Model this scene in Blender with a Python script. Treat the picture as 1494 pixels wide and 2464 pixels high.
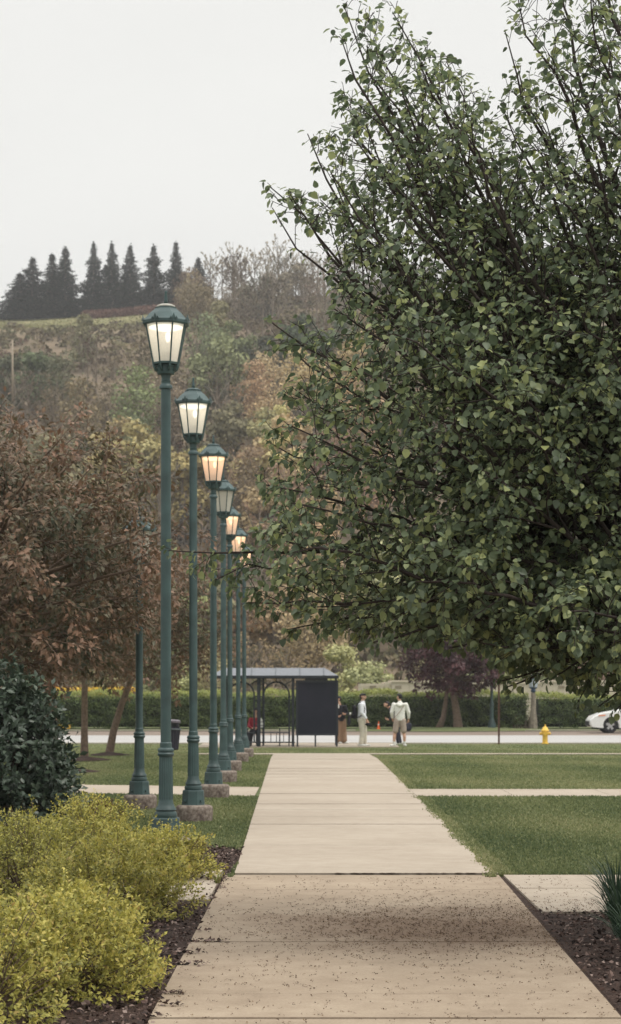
import bpy, bmesh, math, random
import numpy as np
from mathutils import Vector, Matrix, Quaternion
R = math.radians
S = bpy.context.scene
COL = S.collection
for o in list(bpy.data.objects): bpy.data.objects.remove(o)

# ------------------------------------------------------------------ camera
F = 5000.0; HZ = 1663.0; CX = 747.0; CH = 1.61      # focal length in picture units, horizon row, centre, eye height
cam_d = bpy.data.cameras.new('camera'); cam = bpy.data.objects.new('camera', cam_d); COL.objects.link(cam)
cam.location = (0, 0, CH); cam.rotation_euler = (R(90), 0, 0)
cam_d.sensor_fit = 'VERTICAL'; cam_d.sensor_height = 36; cam_d.sensor_width = 24
cam_d.lens = F / 2464 * 36; cam_d.shift_y = (HZ - 1232) / 2464
cam_d.clip_start = 0.1; cam_d.clip_end = 4000
cam_d.dof.use_dof = True; cam_d.dof.focus_distance = 14.0; cam_d.dof.aperture_fstop = 6.3
S.camera = cam
S.render.resolution_x = 621; S.render.resolution_y = 1024
S.view_settings.view_transform = 'Standard'; S.view_settings.look = 'None'
S.view_settings.exposure = 0.0; S.view_settings.gamma = 1.0

# ------------------------------------------------------------------ world and sun
SUN_EL, SUN_AZ = 60, 115          # azimuth clockwise from the view direction (+Y)
w = bpy.data.worlds.new('World'); S.world = w; w.use_nodes = True
nt = w.node_tree; nt.nodes.clear()
out = nt.nodes.new('ShaderNodeOutputWorld'); bg = nt.nodes.new('ShaderNodeBackground')
sky = nt.nodes.new('ShaderNodeTexSky'); sky.sky_type = 'NISHITA'; sky.sun_disc = False
sky.sun_elevation = R(SUN_EL); sky.sun_rotation = R(SUN_AZ)
tc = nt.nodes.new('ShaderNodeTexCoord'); mp = nt.nodes.new('ShaderNodeMapping'); mp.inputs['Scale'].default_value = (1.2, 1.2, 3.2)
nz = nt.nodes.new('ShaderNodeTexNoise'); nz.inputs['Scale'].default_value = 1.9; nz.inputs['Detail'].default_value = 5; nz.inputs['Roughness'].default_value = .45
cr = nt.nodes.new('ShaderNodeValToRGB')
cr.color_ramp.elements[0].position = .3; cr.color_ramp.elements[0].color = (.85, .845, .82, 1)
cr.color_ramp.elements[1].position = .72; cr.color_ramp.elements[1].color = (.96, .955, .92, 1)
vm = nt.nodes.new('ShaderNodeVectorMath'); vm.operation = 'SCALE'; vm.inputs['Scale'].default_value = .1
mx = nt.nodes.new('ShaderNodeMix'); mx.data_type = 'RGBA'; mx.inputs[0].default_value = .96
L = nt.links.new
L(tc.outputs['Generated'], mp.inputs['Vector']); L(mp.outputs['Vector'], nz.inputs['Vector']); L(nz.outputs['Fac'], cr.inputs['Fac'])
L(sky.outputs['Color'], vm.inputs[0]); L(vm.outputs['Vector'], mx.inputs[6]); L(cr.outputs['Color'], mx.inputs[7])
sp_ = nt.nodes.new('ShaderNodeSeparateXYZ'); L(tc.outputs['Generated'], sp_.inputs[0])
zm = nt.nodes.new('ShaderNodeMapRange'); zm.interpolation_type = 'SMOOTHSTEP'      # cloud cover brightens towards the zenith
zm.inputs['From Min'].default_value = .30; zm.inputs['From Max'].default_value = 1; zm.inputs['To Min'].default_value = 1.0; zm.inputs['To Max'].default_value = 2.3
L(sp_.outputs['Z'], zm.inputs['Value']); v2 = nt.nodes.new('ShaderNodeVectorMath'); v2.operation = 'SCALE'
L(mx.outputs[2], v2.inputs[0]); L(zm.outputs[0], v2.inputs['Scale']); L(v2.outputs['Vector'], bg.inputs['Color']); bg.inputs['Strength'].default_value = 1.0; L(bg.outputs['Background'], out.inputs['Surface'])
sd = bpy.data.lights.new('sun', 'SUN'); sun = bpy.data.objects.new('sun', sd); COL.objects.link(sun)
sd.energy = 1.6; sd.angle = R(14); sd.color = (1, .95, .87)
to_sun = Vector((math.sin(R(SUN_AZ)) * math.cos(R(SUN_EL)), math.cos(R(SUN_AZ)) * math.cos(R(SUN_EL)), math.sin(R(SUN_EL))))
sun.rotation_euler = to_sun.to_track_quat('Z', 'Y').to_euler(); sun.location = (20, -10, 60)

# ------------------------------------------------------------------ materials
def lin(r, g, b):
    f = lambda c: (c / 255 / 12.92) if c / 255 <= .04045 else ((c / 255 + .055) / 1.055) ** 2.4
    return (f(r), f(g), f(b))
def base_mat(name):
    m = bpy.data.materials.new(name); m.use_nodes = True
    return m, m.node_tree, m.node_tree.nodes['Principled BSDF']
def plain(name, c, rough=.6, metal=0, var=.12, scale=8, bump=0, spec=.3, emit=None, es=0):
    """base colour c broken up by a soft noise"""
    m, t, p = base_mat(name); N = t.nodes; K = t.links.new
    n = N.new('ShaderNodeTexNoise'); n.inputs['Scale'].default_value = scale; n.inputs['Detail'].default_value = 6
    tc = N.new('ShaderNodeTexCoord'); K(tc.outputs['Object'], n.inputs['Vector'])
    r = N.new('ShaderNodeValToRGB'); e = r.color_ramp.elements
    e[0].position = .3; e[1].position = .7
    e[0].color = tuple(x * (1 - var) for x in c) + (1,); e[1].color = tuple(min(1, x * (1 + var)) for x in c) + (1,)
    K(n.outputs['Fac'], r.inputs['Fac']); K(r.outputs['Color'], p.inputs['Base Color'])
    p.inputs['Roughness'].default_value = rough; p.inputs['Metallic'].default_value = metal
    p.inputs['Specular IOR Level'].default_value = spec
    if bump:
        b = N.new('ShaderNodeBump'); b.inputs['Strength'].default_value = bump; b.inputs['Distance'].default_value = .01
        K(n.outputs['Fac'], b.inputs['Height']); K(b.outputs['Normal'], p.inputs['Normal'])
    if emit:
        p.inputs['Emission Color'].default_value = emit + (1,); p.inputs['Emission Strength'].default_value = es
    return m
def leafmat(name, cols, rough=.5, trans=.3, objcol=False, spec=.35):
    """cols: list of linear colours spread over the per-leaf tint attribute"""
    m, t, p = base_mat(name); N = t.nodes; K = t.links.new
    a = N.new('ShaderNodeAttribute'); a.attribute_name = 'tint'
    r = N.new('ShaderNodeValToRGB'); e = r.color_ramp.elements
    while len(e) < len(cols): e.new(.5)
    for i, c in enumerate(cols):
        e[i].position = i / max(1, len(cols) - 1); e[i].color = tuple(c) + (1,)
    K(a.outputs['Fac'], r.inputs['Fac']); src = r.outputs['Color']
    if objcol:
        oi = N.new('ShaderNodeObjectInfo'); mm = N.new('ShaderNodeMix'); mm.data_type = 'RGBA'; mm.blend_type = 'MULTIPLY'; mm.inputs[0].default_value = 1
        K(src, mm.inputs[6]); K(oi.outputs['Color'], mm.inputs[7]); src = mm.outputs[2]
    K(src, p.inputs['Base Color']); p.inputs['Roughness'].default_value = rough; p.inputs['Specular IOR Level'].default_value = spec
    tr = N.new('ShaderNodeBsdfTranslucent'); K(src, tr.inputs['Color'])
    ms = N.new('ShaderNodeMixShader'); ms.inputs[0].default_value = trans
    K(p.outputs[0], ms.inputs[1]); K(tr.outputs[0], ms.inputs[2]); K(ms.outputs[0], N['Material Output'].inputs['Surface'])
    return m
def layered(name, stops, scales, rough=.9, bump=.3, bscale=60, stretch=(1, 1, 1), bdist=.01):
    """two noises mixed: stops = [(pos,col)...], scales = (big, small)"""
    m, t, p = base_mat(name); N = t.nodes; K = t.links.new
    tc = N.new('ShaderNodeTexCoord'); mp = N.new('ShaderNodeMapping'); mp.inputs['Scale'].default_value = stretch
    K(tc.outputs['Object'], mp.inputs['Vector'])
    fac = None
    for s, wgt in scales:
        n = N.new('ShaderNodeTexNoise'); n.inputs['Scale'].default_value = s; n.inputs['Detail'].default_value = 5; n.inputs['Roughness'].default_value = .6
        K(mp.outputs['Vector'], n.inputs['Vector'])
        q = N.new('ShaderNodeMath'); q.operation = 'MULTIPLY'; q.inputs[1].default_value = wgt; K(n.outputs['Fac'], q.inputs[0])
        if fac is None: fac = q.outputs[0]
        else:
            ad = N.new('ShaderNodeMath'); ad.operation = 'ADD'; K(fac, ad.inputs[0]); K(q.outputs[0], ad.inputs[1]); fac = ad.outputs[0]
    r = N.new('ShaderNodeValToRGB'); e = r.color_ramp.elements
    while len(e) < len(stops): e.new(.5)
    for i, (ps, c) in enumerate(stops): e[i].position = ps; e[i].color = tuple(c) + (1,)
    K(fac, r.inputs['Fac']); K(r.outputs['Color'], p.inputs['Base Color'])
    p.inputs['Roughness'].default_value = rough; p.inputs['Specular IOR Level'].default_value = .2
    nb = N.new('ShaderNodeTexNoise'); nb.inputs['Scale'].default_value = bscale; nb.inputs['Detail'].default_value = 4
    K(tc.outputs['Object'], nb.inputs['Vector'])
    b = N.new('ShaderNodeBump'); b.inputs['Strength'].default_value = bump; b.inputs['Distance'].default_value = bdist
    K(nb.outputs['Fac'], b.inputs['Height']); K(b.outputs['Normal'], p.inputs['Normal'])
    return m

M = {}
M['lawn'] = layered('lawn', [(.30, (.085, .108, .045)), (.46, (.12, .145, .060)), (.58, (.155, .175, .075)), (.72, (.23, .22, .11))], [(.35, .45), (5, .3), (40, .25)], bump=.8, bscale=90, bdist=.03)
M['blade'] = leafmat('grass_blade', [(.080, .112, .048), (.145, .178, .075), (.23, .25, .11), (.34, .33, .17)], rough=.6, trans=.3)
M['concrete'] = layered('concrete', [(.30, (.25, .205, .160)), (.42, (.335, .28, .222)), (.55, (.39, .332, .268)), (.70, (.46, .40, .33))], [(.55, .42), (5, .28), (60, .30)], bump=.25, bscale=160, bdist=.003)
M['concrete_old_shaded'] = layered('concrete_old_shaded', [(.32, (.18, .138, .10)), (.43, (.28, .218, .16)), (.55, (.345, .275, .205)), (.68, (.42, .345, .26))], [(.9, .40), (5, .28), (60, .32)], bump=.35, bscale=140, bdist=.004)
def stain_shade(m):      # tannin marks of fallen blossom with the pear crown's shade painted in, ragged edge
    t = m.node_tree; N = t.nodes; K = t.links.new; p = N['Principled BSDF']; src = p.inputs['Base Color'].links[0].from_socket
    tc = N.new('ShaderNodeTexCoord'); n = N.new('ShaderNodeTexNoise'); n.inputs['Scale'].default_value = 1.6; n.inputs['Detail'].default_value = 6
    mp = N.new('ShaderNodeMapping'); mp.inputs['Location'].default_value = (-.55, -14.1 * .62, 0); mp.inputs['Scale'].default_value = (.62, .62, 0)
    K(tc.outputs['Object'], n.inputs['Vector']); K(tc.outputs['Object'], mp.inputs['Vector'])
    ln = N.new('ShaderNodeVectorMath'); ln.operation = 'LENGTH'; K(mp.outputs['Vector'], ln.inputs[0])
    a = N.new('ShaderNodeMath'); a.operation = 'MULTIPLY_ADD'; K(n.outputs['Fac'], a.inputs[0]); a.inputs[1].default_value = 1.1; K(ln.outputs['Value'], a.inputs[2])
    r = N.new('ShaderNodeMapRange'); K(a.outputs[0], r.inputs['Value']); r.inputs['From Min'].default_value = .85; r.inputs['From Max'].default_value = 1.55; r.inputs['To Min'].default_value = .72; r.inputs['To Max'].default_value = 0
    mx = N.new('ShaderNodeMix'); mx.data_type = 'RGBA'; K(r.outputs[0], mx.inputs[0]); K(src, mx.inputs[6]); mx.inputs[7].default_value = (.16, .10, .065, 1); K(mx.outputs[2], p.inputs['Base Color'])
stain_shade(M['concrete_old_shaded'])
M['road'] = layered('road_concrete', [(.3, (.36, .35, .34)), (.7, (.44, .43, .415))], [(.2, .6), (9, .4)], bump=.1, stretch=(.3, 1, 1))
M['asphalt'] = layered('road_asphalt', [(.3, (.16, .125, .10)), (.7, (.25, .20, .165))], [(.3, .6), (12, .4)], bump=.2, stretch=(.4, 1, 1))
M['kerb'] = plain('kerb', (.40, .36, .30), .9)
M['mulch'] = layered('mulch', [(.3, (.022, .014, .012)), (.5, (.06, .038, .03)), (.7, (.13, .085, .07))], [(3, .3), (45, .7)], bump=1, bscale=60, bdist=.04)
M['chip'] = leafmat('mulch_chip', [(.018, .012, .011), (.06, .037, .03), (.14, .09, .075), (.30, .23, .20)], rough=.9, trans=0)
M['bark_dark'] = plain('bark_dark', (.045, .034, .03), .9, var=.4, scale=30, bump=.6)
M['bark'] = plain('bark', (.16, .115, .085), .9, var=.35, scale=14, bump=.6)
M['bark_grey'] = plain('bark_grey', (.19, .155, .12), .95, var=.3, scale=2)
M['green_metal'] = plain('green_paint', (.040, .074, .074), .48, var=.28, scale=5, bump=.2, spec=.5)
M['footing'] = layered('footing_concrete', [(.32, (.035, .028, .026)), (.46, (.13, .10, .085)), (.6, (.30, .255, .215)), (.8, (.40, .35, .30))], [(3, .55), (22, .45)], bump=.8, bscale=50)
M['black'] = plain('black_metal', (.012, .016, .024), .45, var=.2, spec=.5)

# ------------------------------------------------------------------ object helpers
def props(o, label=None, cat=None, group=None, kind=None):
    if label: o['label'] = label
    if cat: o['category'] = cat
    if group: o['group'] = group
    if kind: o['kind'] = kind
    return o
def empty(name, loc=(0, 0, 0), rz=0, **k):
    o = bpy.data.objects.new(name, None); COL.objects.link(o); o.location = loc; o.rotation_euler = (0, 0, rz)
    o.empty_display_size = .2
    return props(o, **k)
def link_mesh(name, me, parent=None, mat=None, **k):
    o = bpy.data.objects.new(name, me); COL.objects.link(o)
    if mat: me.materials.append(mat)
    if parent: o.parent = parent
    return props(o, **k)
class MB:
    def __init__(s): s.v = []; s.f = []
    def add(s, vs, fs):
        n = len(s.v); s.v.extend([tuple(v) for v in vs]); s.f.extend([tuple(i + n for i in f) for f in fs]); return s
    def box(s, x0, x1, y0, y1, z0, z1):
        return s.add([(x0, y0, z0), (x1, y0, z0), (x1, y1, z0), (x0, y1, z0), (x0, y0, z1), (x1, y0, z1), (x1, y1, z1), (x0, y1, z1)],
                     [(0, 3, 2, 1), (4, 5, 6, 7), (0, 1, 5, 4), (1, 2, 6, 5), (2, 3, 7, 6), (3, 0, 4, 7)])
    def tube(s, pts, rad, n=6, cap=True):
        pts = [Vector(p) for p in pts]
        if not hasattr(rad, '__len__'): rad = [rad] * len(pts)
        vs = []; fs = []; ref = None
        for i, p in enumerate(pts):
            t = (pts[min(i + 1, len(pts) - 1)] - pts[max(i - 1, 0)])
            if t.length < 1e-9: t = Vector((0, 0, 1))
            t.normalize()
            if ref is None:
                ref = Vector((0, 0, 1)).cross(t)
                if ref.length < .1: ref = Vector((1, 0, 0)).cross(t)
            a = (ref - t * ref.dot(t)).normalized(); b = t.cross(a); ref = a
            for k in range(n):
                th = 2 * math.pi * k / n
                vs.append(p + (a * math.cos(th) + b * math.sin(th)) * rad[i])
        for i in range(len(pts) - 1):
            for k in range(n):
                k2 = (k + 1) % n
                fs.append((i * n + k, i * n + k2, (i + 1) * n + k2, (i + 1) * n + k))
        if cap:
            fs.append(tuple(range(n))[::-1]); fs.append(tuple((len(pts) - 1) * n + k for k in range(n)))
        return s.add(vs, fs)
    def lathe(s, prof, n=24, rot=0, c=(0, 0, 0), flute=0):
        vs = []; fs = []
        for (r, z) in prof:
            for k in range(n):
                th = rot + 2 * math.pi * k / n
                rr = r * (1 - flute * (k % 2)) if flute else r
                vs.append((c[0] + rr * math.cos(th), c[1] + rr * math.sin(th), c[2] + z))
        for i in range(len(prof) - 1):
            for k in range(n):
                k2 = (k + 1) % n
                fs.append((i * n + k, i * n + k2, (i + 1) * n + k2, (i + 1) * n + k))
        fs.append(tuple(range(n))[::-1]); fs.append(tuple((len(prof) - 1) * n + k for k in range(n)))
        return s.add(vs, fs)
    def prism_y(s, poly, y0, y1):
        n = len(poly)
        vs = [(x, y0, z) for x, z in poly] + [(x, y1, z) for x, z in poly]
        fs = [tuple(range(n)), tuple(range(n, 2 * n))[::-1]] + [(i, (i + 1) % n, (i + 1) % n + n, i + n)[::-1] for i in range(n)]
        return s.add(vs, fs)
    def sheet(s, poly, z, zfun=None):
        return s.add([(x, y, (zfun(x, y) if zfun else 0) + z) for x, y in poly], [tuple(range(len(poly)))])
    def build(s, name, mat, parent=None, smooth=False, bevel=0, **k):
        me = bpy.data.meshes.new(name); me.from_pydata(s.v, [], s.f); me.update()
        if bevel:
            bm = bmesh.new(); bm.from_mesh(me); bmesh.ops.recalc_face_normals(bm, faces=bm.faces)
            bmesh.ops.bevel(bm, geom=bm.edges[:], offset=bevel, segments=2, affect='EDGES', profile=.6, clamp_overlap=True)
            bm.to_mesh(me); bm.free()
        if smooth: me.shade_smooth()
        if smooth == 'auto': me.set_sharp_from_angle(angle=R(38))
        return link_mesh(name, me, parent, mat, **k)

LEAF = {  # template vertices (x across, y along, z out of plane) and faces
 'heart': ([(0, 0, 0), (0, .5, -.05), (0, 1, -.16), (-.30, .10, .06), (-.43, .42, .08), (-.26, .76, -.02), (.30, .10, .06), (.43, .42, .08), (.26, .76, -.02)],
           [(0, 1, 4, 3), (1, 2, 5, 4), (0, 6, 7, 1), (1, 7, 8, 2)]),
 'oval': ([(0, 0, 0), (0, 1, -.1), (-.27, .45, .08), (.27, .45, .08), (0, .5, 0)], [(0, 4, 2), (4, 1, 2), (0, 3, 4), (4, 3, 1)]),
 'tri': ([(-.5, 0, 0), (.5, 0, 0), (.1, 1, .1)], [(0, 1, 2)]),
 'quad': ([(-.5, -.4, .0), (.45, -.5, .1), (.5, .45, 0), (-.4, .5, .12)], [(0, 1, 2, 3)]),
 'blade': ([(-.06, 0, 0), (.06, 0, 0), (.045, .55, .08), (-.045, .55, .08), (0, 1, .35)], [(0, 1, 2, 3), (3, 2, 4)]),
}
def leaf_mesh(name, P, Dr, N, Sz, kind, tint, mat):
    P = np.asarray(P, float); Dr = np.asarray(Dr, float); N = np.asarray(N, float); Sz = np.asarray(Sz, float)
    Dr = Dr / (np.linalg.norm(Dr, axis=1, keepdims=True) + 1e-9)
    N = N - Dr * (N * Dr).sum(1, keepdims=True); N = N / (np.linalg.norm(N, axis=1, keepdims=True) + 1e-9)
    X = np.cross(Dr, N)
    tv, tf = LEAF[kind]; tv = np.array(tv); n = len(P); k = len(tv)
    V = P[:, None, :] + Sz[:, None, None] * (tv[None, :, 0, None] * X[:, None, :] + tv[None, :, 1, None] * Dr[:, None, :] + tv[None, :, 2, None] * N[:, None, :])
    V = V.reshape(-1, 3)
    loops = []; sizes = []
    for f in tf: loops.extend(f); sizes.append(len(f))
    loops = np.array(loops); Lp = (loops[None, :] + (np.arange(n) * k)[:, None]).reshape(-1)
    sz = np.tile(np.array(sizes), n); st = np.concatenate([[0], np.cumsum(sz)[:-1]])
    me = bpy.data.meshes.new(name)
    me.vertices.add(len(V)); me.vertices.foreach_set('co', V.astype(np.float32).ravel())
    me.loops.add(len(Lp)); me.loops.foreach_set('vertex_index', Lp.astype(np.int32))
    me.polygons.add(len(sz)); me.polygons.foreach_set('loop_start', st.astype(np.int32)); me.polygons.foreach_set('loop_total', sz.astype(np.int32))
    me.update(calc_edges=True)
    at = me.attributes.new('tint', 'FLOAT', 'POINT'); at.data.foreach_set('value', np.repeat(np.asarray(tint, float), k).astype(np.float32))
    me.materials.append(mat)
    return me
def rnd_unit(rg, n):
    v = rg.normal(size=(n, 3)); return v / np.linalg.norm(v, axis=1, keepdims=True)
def copy_tree(o, parent=None, share=True):
    c = o.copy(); COL.objects.link(c)
    if parent: c.parent = parent
    for ch in o.children: copy_tree(ch, c)
    return c

# ------------------------------------------------------------------ ground levels
def gz(y):
    if y < 50: return 0.0
    if y < 69: return -.3 * (y - 50) / 19
    return -.3
def gy(py, z=0):     # distance of a ground point seen at picture row py
    return F * (CH - z) / (py - HZ)
def wx(px, d): return (px - CX) / F * d
def wz(py, d): return CH + (HZ - py) / F * d

# ------------------------------------------------------------------ the setting
m = MB(); ys = [-25, -10, 0, 10, 20, 30, 40, 50, 54, 58, 62, 66, 69, 76.02]
xs = [-260, -60, -20, -8, -3, 3, 8, 20, 60, 260]
vs = [(x, y, gz(y) - .02) for y in ys for x in xs]; nx = len(xs)
m.add(vs, [(j * nx + i, j * nx + i + 1, (j + 1) * nx + i + 1, (j + 1) * nx + i) for j in range(len(ys) - 1) for i in range(nx - 1)])
# beyond the road
ys2 = [100.0, 103, 106, 112, 125, 150, 200, 600, 2500]; xs2 = [-1800, -300, -60, -30, -12, -6, 0, 4, 6, 8, 10, 12, 14, 18, 30, 60, 300, 1800]
def vz(x, y): return -.32 + (.16 * math.exp(-((x - 7.5) / 3.2) ** 2 - ((y - 103) / 3) ** 2) if y > 101 else 0)
vs = [(x, (y if y > 100 else 100.9 - 1.6 * math.exp(-((x - 6.2) / 2.6) ** 2)), vz(x, y)) for y in ys2 for x in xs2]; nx = len(xs2)
m.add(vs, [(j * nx + i, j * nx + i + 1, (j + 1) * nx + i + 1, (j + 1) * nx + i) for j in range(len(ys2) - 1) for i in range(nx - 1)])
m.build('lawn', M['lawn'], smooth=True, kind='structure')
MB().sheet([(-260, 70), (260, 70), (260, 107), (-260, 107)], -.43).build('ground', M['mulch'], kind='structure')
MB().sheet([(-250, 76.0), (250, 76.0), (250, 90.9), (-250, 90.9)], -.325).build('road', M['road'], kind='structure')
MB().sheet([(-250, 90.9), (250, 90.9), (250, 101.3), (-250, 101.3)], -.345).build('far_road', M['asphalt'], kind='structure')
m = MB(); m.box(-250, 250, 75.85, 76.05, -.42, -.27); m.build('kerb', M['kerb'], kind='structure')
m = MB(); m.box(-250, 2.2, 101.25, 101.45, -.42, -.27); m.box(10.5, 250, 101.25, 101.45, -.42, -.27); m.build('far_kerb', M['kerb'], kind='structure')

# main path: slabs with joints and slight level differences
rg = random.Random(3)
def slab(m, x0a, x1a, x0b, x1b, ya, yb, z0, z1, t=.10):
    g = .006
    m.add([(x0a, ya + g, z0 - t), (x1a, ya + g, z0 - t), (x1b, yb - g, z1 - t), (x0b, yb - g, z1 - t), (x0a, ya + g, z0), (x1a, ya + g, z0), (x1b, yb - g, z1), (x0b, yb - g, z1)],
          [(0, 3, 2, 1), (4, 5, 6, 7), (0, 1, 5, 4), (1, 2, 6, 5), (2, 3, 7, 6), (3, 0, 4, 7)])
def lerp(a, b, t): return a + (b - a) * t
m = MB()
lowY = [5.0, 6.2, 7.4, 8.6, 9.55, 10.23, 11.03, 12.2, 13.35, 14.72, 16.85, 18.22]
for i in range(len(lowY) - 1):
    a, b = lowY[i], lowY[i + 1]; e = rg.uniform(-.004, .004)
    L_ = lambda y: lerp(-.80, -.745, (y - 9) / 9); R_ = lambda y: lerp(1.515, 1.645, (y - 9) / 9)
    slab(m, L_(a), R_(a), L_(b), R_(b), a, b, .0 + e, .0 + e + rg.uniform(-.003, .003))
m.build('near_path', M['concrete_old_shaded'], kind='structure'); m = MB()
y = 18.255; ups = [y]
while y < 56.4: y += rg.choice([1.25, 1.5, 2.2, 1.5]); ups.append(min(y, 56.4))
for i in range(len(ups) - 1):
    a, b = ups[i], ups[i + 1]
    L_ = lambda y: lerp(-.665, -.99, (y - 18) / 36); R_ = lambda y: lerp(1.65, 1.60, (y - 18) / 36)
    e = .012 if i == 0 else rg.uniform(-.004, .004)
    slab(m, L_(a), R_(a), L_(b), R_(b), a, b, gz(a) + e, gz(b) + rg.uniform(-.003, .003))
m.build('path', M['concrete'], kind='structure')
# crossing paths
m = MB(); x = 1.69
for i in range(8):
    slab(m, x, x + 1.46, x, x + 1.46, 15.15, 16.95, .002, .002); slab(m, x, x + 1.46, x, x + 1.46, 16.97, 18.2, .002, .002); x += 1.47
slab(m, -1.9, -.775, -1.9, -.775, 15.85, 18.5, .02, .02)
m.build('near_cross_path', M['concrete'], kind='structure')
m = MB(); x = 1.64
while x < 30: slab(m, x, x + 1.5, x, x + 1.5, 31.85, 34.3, -.004, -.004); x += 1.51
x = -.86
while x > -25: 
    s0 = 31.9 + (-.86 - x) * .33; s1 = s0 + .5
    m.add([(x - 1.5, s1, -.004), (x, s0, -.004), (x, s0 + 3.1, -.004), (x - 1.5, s1 + 2.9, -.004), (x - 1.5, s1, -.1), (x, s0, -.1), (x, s0 + 3.1, -.1), (x - 1.5, s1 + 2.9, -.1)], [(0, 1, 2, 3), (4, 7, 6, 5), (0, 4, 5, 1), (2, 6, 7, 3)]); x -= 1.51
m.build('middle_cross_path', M['concrete'], kind='structure')
m = MB()
m.add([(-3.1, 56.4, gz(56.4)), (30, 56.9, gz(56.9)), (30, 58.2, gz(58.2)), (-3.1, 58.3, gz(58.3))], [(0, 1, 2, 3)])
m.build('far_cross_path', M['concrete'], kind='structure')
m = MB(); x = -3.9
while x < 1.7: slab(m, x, x + 1.38, x, x + 1.38, 70.9, 75.85, -.285, -.285, .08); x += 1.39
m.build('bus_stop_pavement', M['concrete'], kind='structure')
# irregular crack where the two pours meet, and a hairline in the near slab
def crack(m, pts, w):
    r_ = random.Random(4); a = []; b = []
    for i, (x, y) in enumerate(pts):
        ww = w * r_.uniform(.35, 1.3) * min(1, i / 3 + .2, (len(pts) - i) / 3); jy = r_.uniform(-.012, .012); a.append((x, y - ww + jy, .0135)); b.append((x, y + ww + jy, .0135))
    n = len(pts); m.add(a + b, [(i, i + 1, n + i + 1, n + i) for i in range(n - 1)])
m = MB(); crack(m, [(.15 + .03 * i, 18.235) for i in range(50)], .028); m.build('path_crack', M['mulch'], kind='structure')
# planting beds
bedL = [(-9, 5), (-.83, 5), (-.76, 15.5), (-.70, 18.3), (-.69, 21.2), (-1.05, 21.6), (-1.6, 21.7), (-2.1, 23.2), (-2.7, 25.6), (-4, 28), (-9, 29.5)]
bedR = [(1.50, 5), (1.56, 10.2), (1.64, 15.13), (9, 15.13), (9, 5)]
m = MB(); m.sheet(bedL, -.012); m.sheet(bedR, -.012); m.sheet([(-.78, 8), (1.5, 8), (1.62, 18.25), (1.6, 50), (-.94, 50), (-.68, 18.25)], -.013); m.sheet([(1.38, 5), (1.75, 5), (1.75, 18.19), (1.38, 18.19)], -.0145)
for (x, y, r) in [(-4.9, 41.6, .62), (-5.31, 48.7, .58), (-5.36, 55.1, .52)]:
    m.add([(x, y, gz(y) + .09)] + [(x + r * (1 + .12 * math.sin(3 * a + x)) * math.cos(a), y + 1.6 * r * math.sin(a), gz(y) + .005) for a in [k * math.pi / 12 for k in range(24)]], [(0, k + 1, (k + 1) % 24 + 1) for k in range(24)])
m.build('mulch_beds', M['mulch'], kind='structure')

def in_poly(px, py, poly):
    c = np.zeros(len(px), bool); n = len(poly)
    for i in range(n):
        x0, y0 = poly[i]; x1, y1 = poly[(i + 1) % n]
        if y0 == y1: continue
        k = ((y0 > py) != (y1 > py)) & (px < (x1 - x0) * (py - y0) / (y1 - y0) + x0); c ^= k
    return c
# mulch chips
rn = np.random.default_rng(5)
px = rn.uniform(-4.6, 3.2, 90000); py = rn.uniform(9, 27, 90000)
k = (in_poly(px, py, bedL) | in_poly(px, py, bedR)) & (np.abs(px) < .17 * py + .5)
ov = (rn.random(len(px)) < .012) & (px > -.9) & (px < -.66) & (py < 21)      # a few chips spilled on the path edge
k |= ov; px = px[k][:42000]; py = py[k][:42000]
for yj, w_ in ((11.03, .22), (12.2, .30), (13.35, .42), (12.75, .2), (10.6, .18), (13.9, .12), (10.25, .1), (16.9, .1)):     # bark swept along the joints from the bed
    w_ *= .62; q_ = int(42 * w_ / .2); px = np.r_[px, -.80 + rn.random(q_) ** 1.5 * w_ + rn.choice([0, .05], q_)]; py = np.r_[py, yj + rn.normal(0, .022, q_)]
n = len(px)
d = rnd_unit(rn, n); d[:, 2] *= .35; nn = rnd_unit(rn, n) * .8; nn[:, 2] += .8
me = leaf_mesh('mulch_chips', np.c_[px, py, rn.uniform(.0, .022, n)], d, nn, rn.uniform(.016, .046, n), 'oval', rn.random(n) ** 1.5, M['chip'])
me.vertices.foreach_get
link_mesh('mulch_chips', me, kind='stuff', label='shredded brown bark mulch covering the planting beds', cat='mulch')
# fallen blossom litter on the path
M['litter'] = leafmat('litter', [(.045, .026, .018), (.10, .058, .036), (.19, .125, .065)], rough=.9, trans=0)
n = 4600; cx = []; cy = []
while len(cx) < n:
    x = rn.uniform(-.75, 2.2); y = rn.uniform(9.8, 18)
    dens = .10 + 1.0 * math.exp(-((y - 14.2) / 1.3) ** 2) * (1 / (1 + math.exp(-(x - .0) * 4)))
    if x > 1.6 and y < 15.1: continue
    if rn.random() < dens: cx.append(x); cy.append(y)
cx = np.repeat(cx, 4) + rn.normal(0, .008, n * 4); cy = np.repeat(cy, 4) + rn.normal(0, .008, n * 4)
d = rnd_unit(rn, n * 4); d[:, 2] *= .35; nn = rnd_unit(rn, n * 4); nn[:, 2] = np.abs(nn[:, 2]) + .5
link_mesh('blossom_litter', leaf_mesh('blossom_litter', np.c_[cx, cy, rn.uniform(.004, .012, n * 4)], d, nn, rn.uniform(.005, .015, n * 4), 'oval', rn.random(n * 4), M['litter']),
          kind='stuff', label='fallen brown blossoms and bud scales scattered over the path', cat='fallen blossoms')
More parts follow.
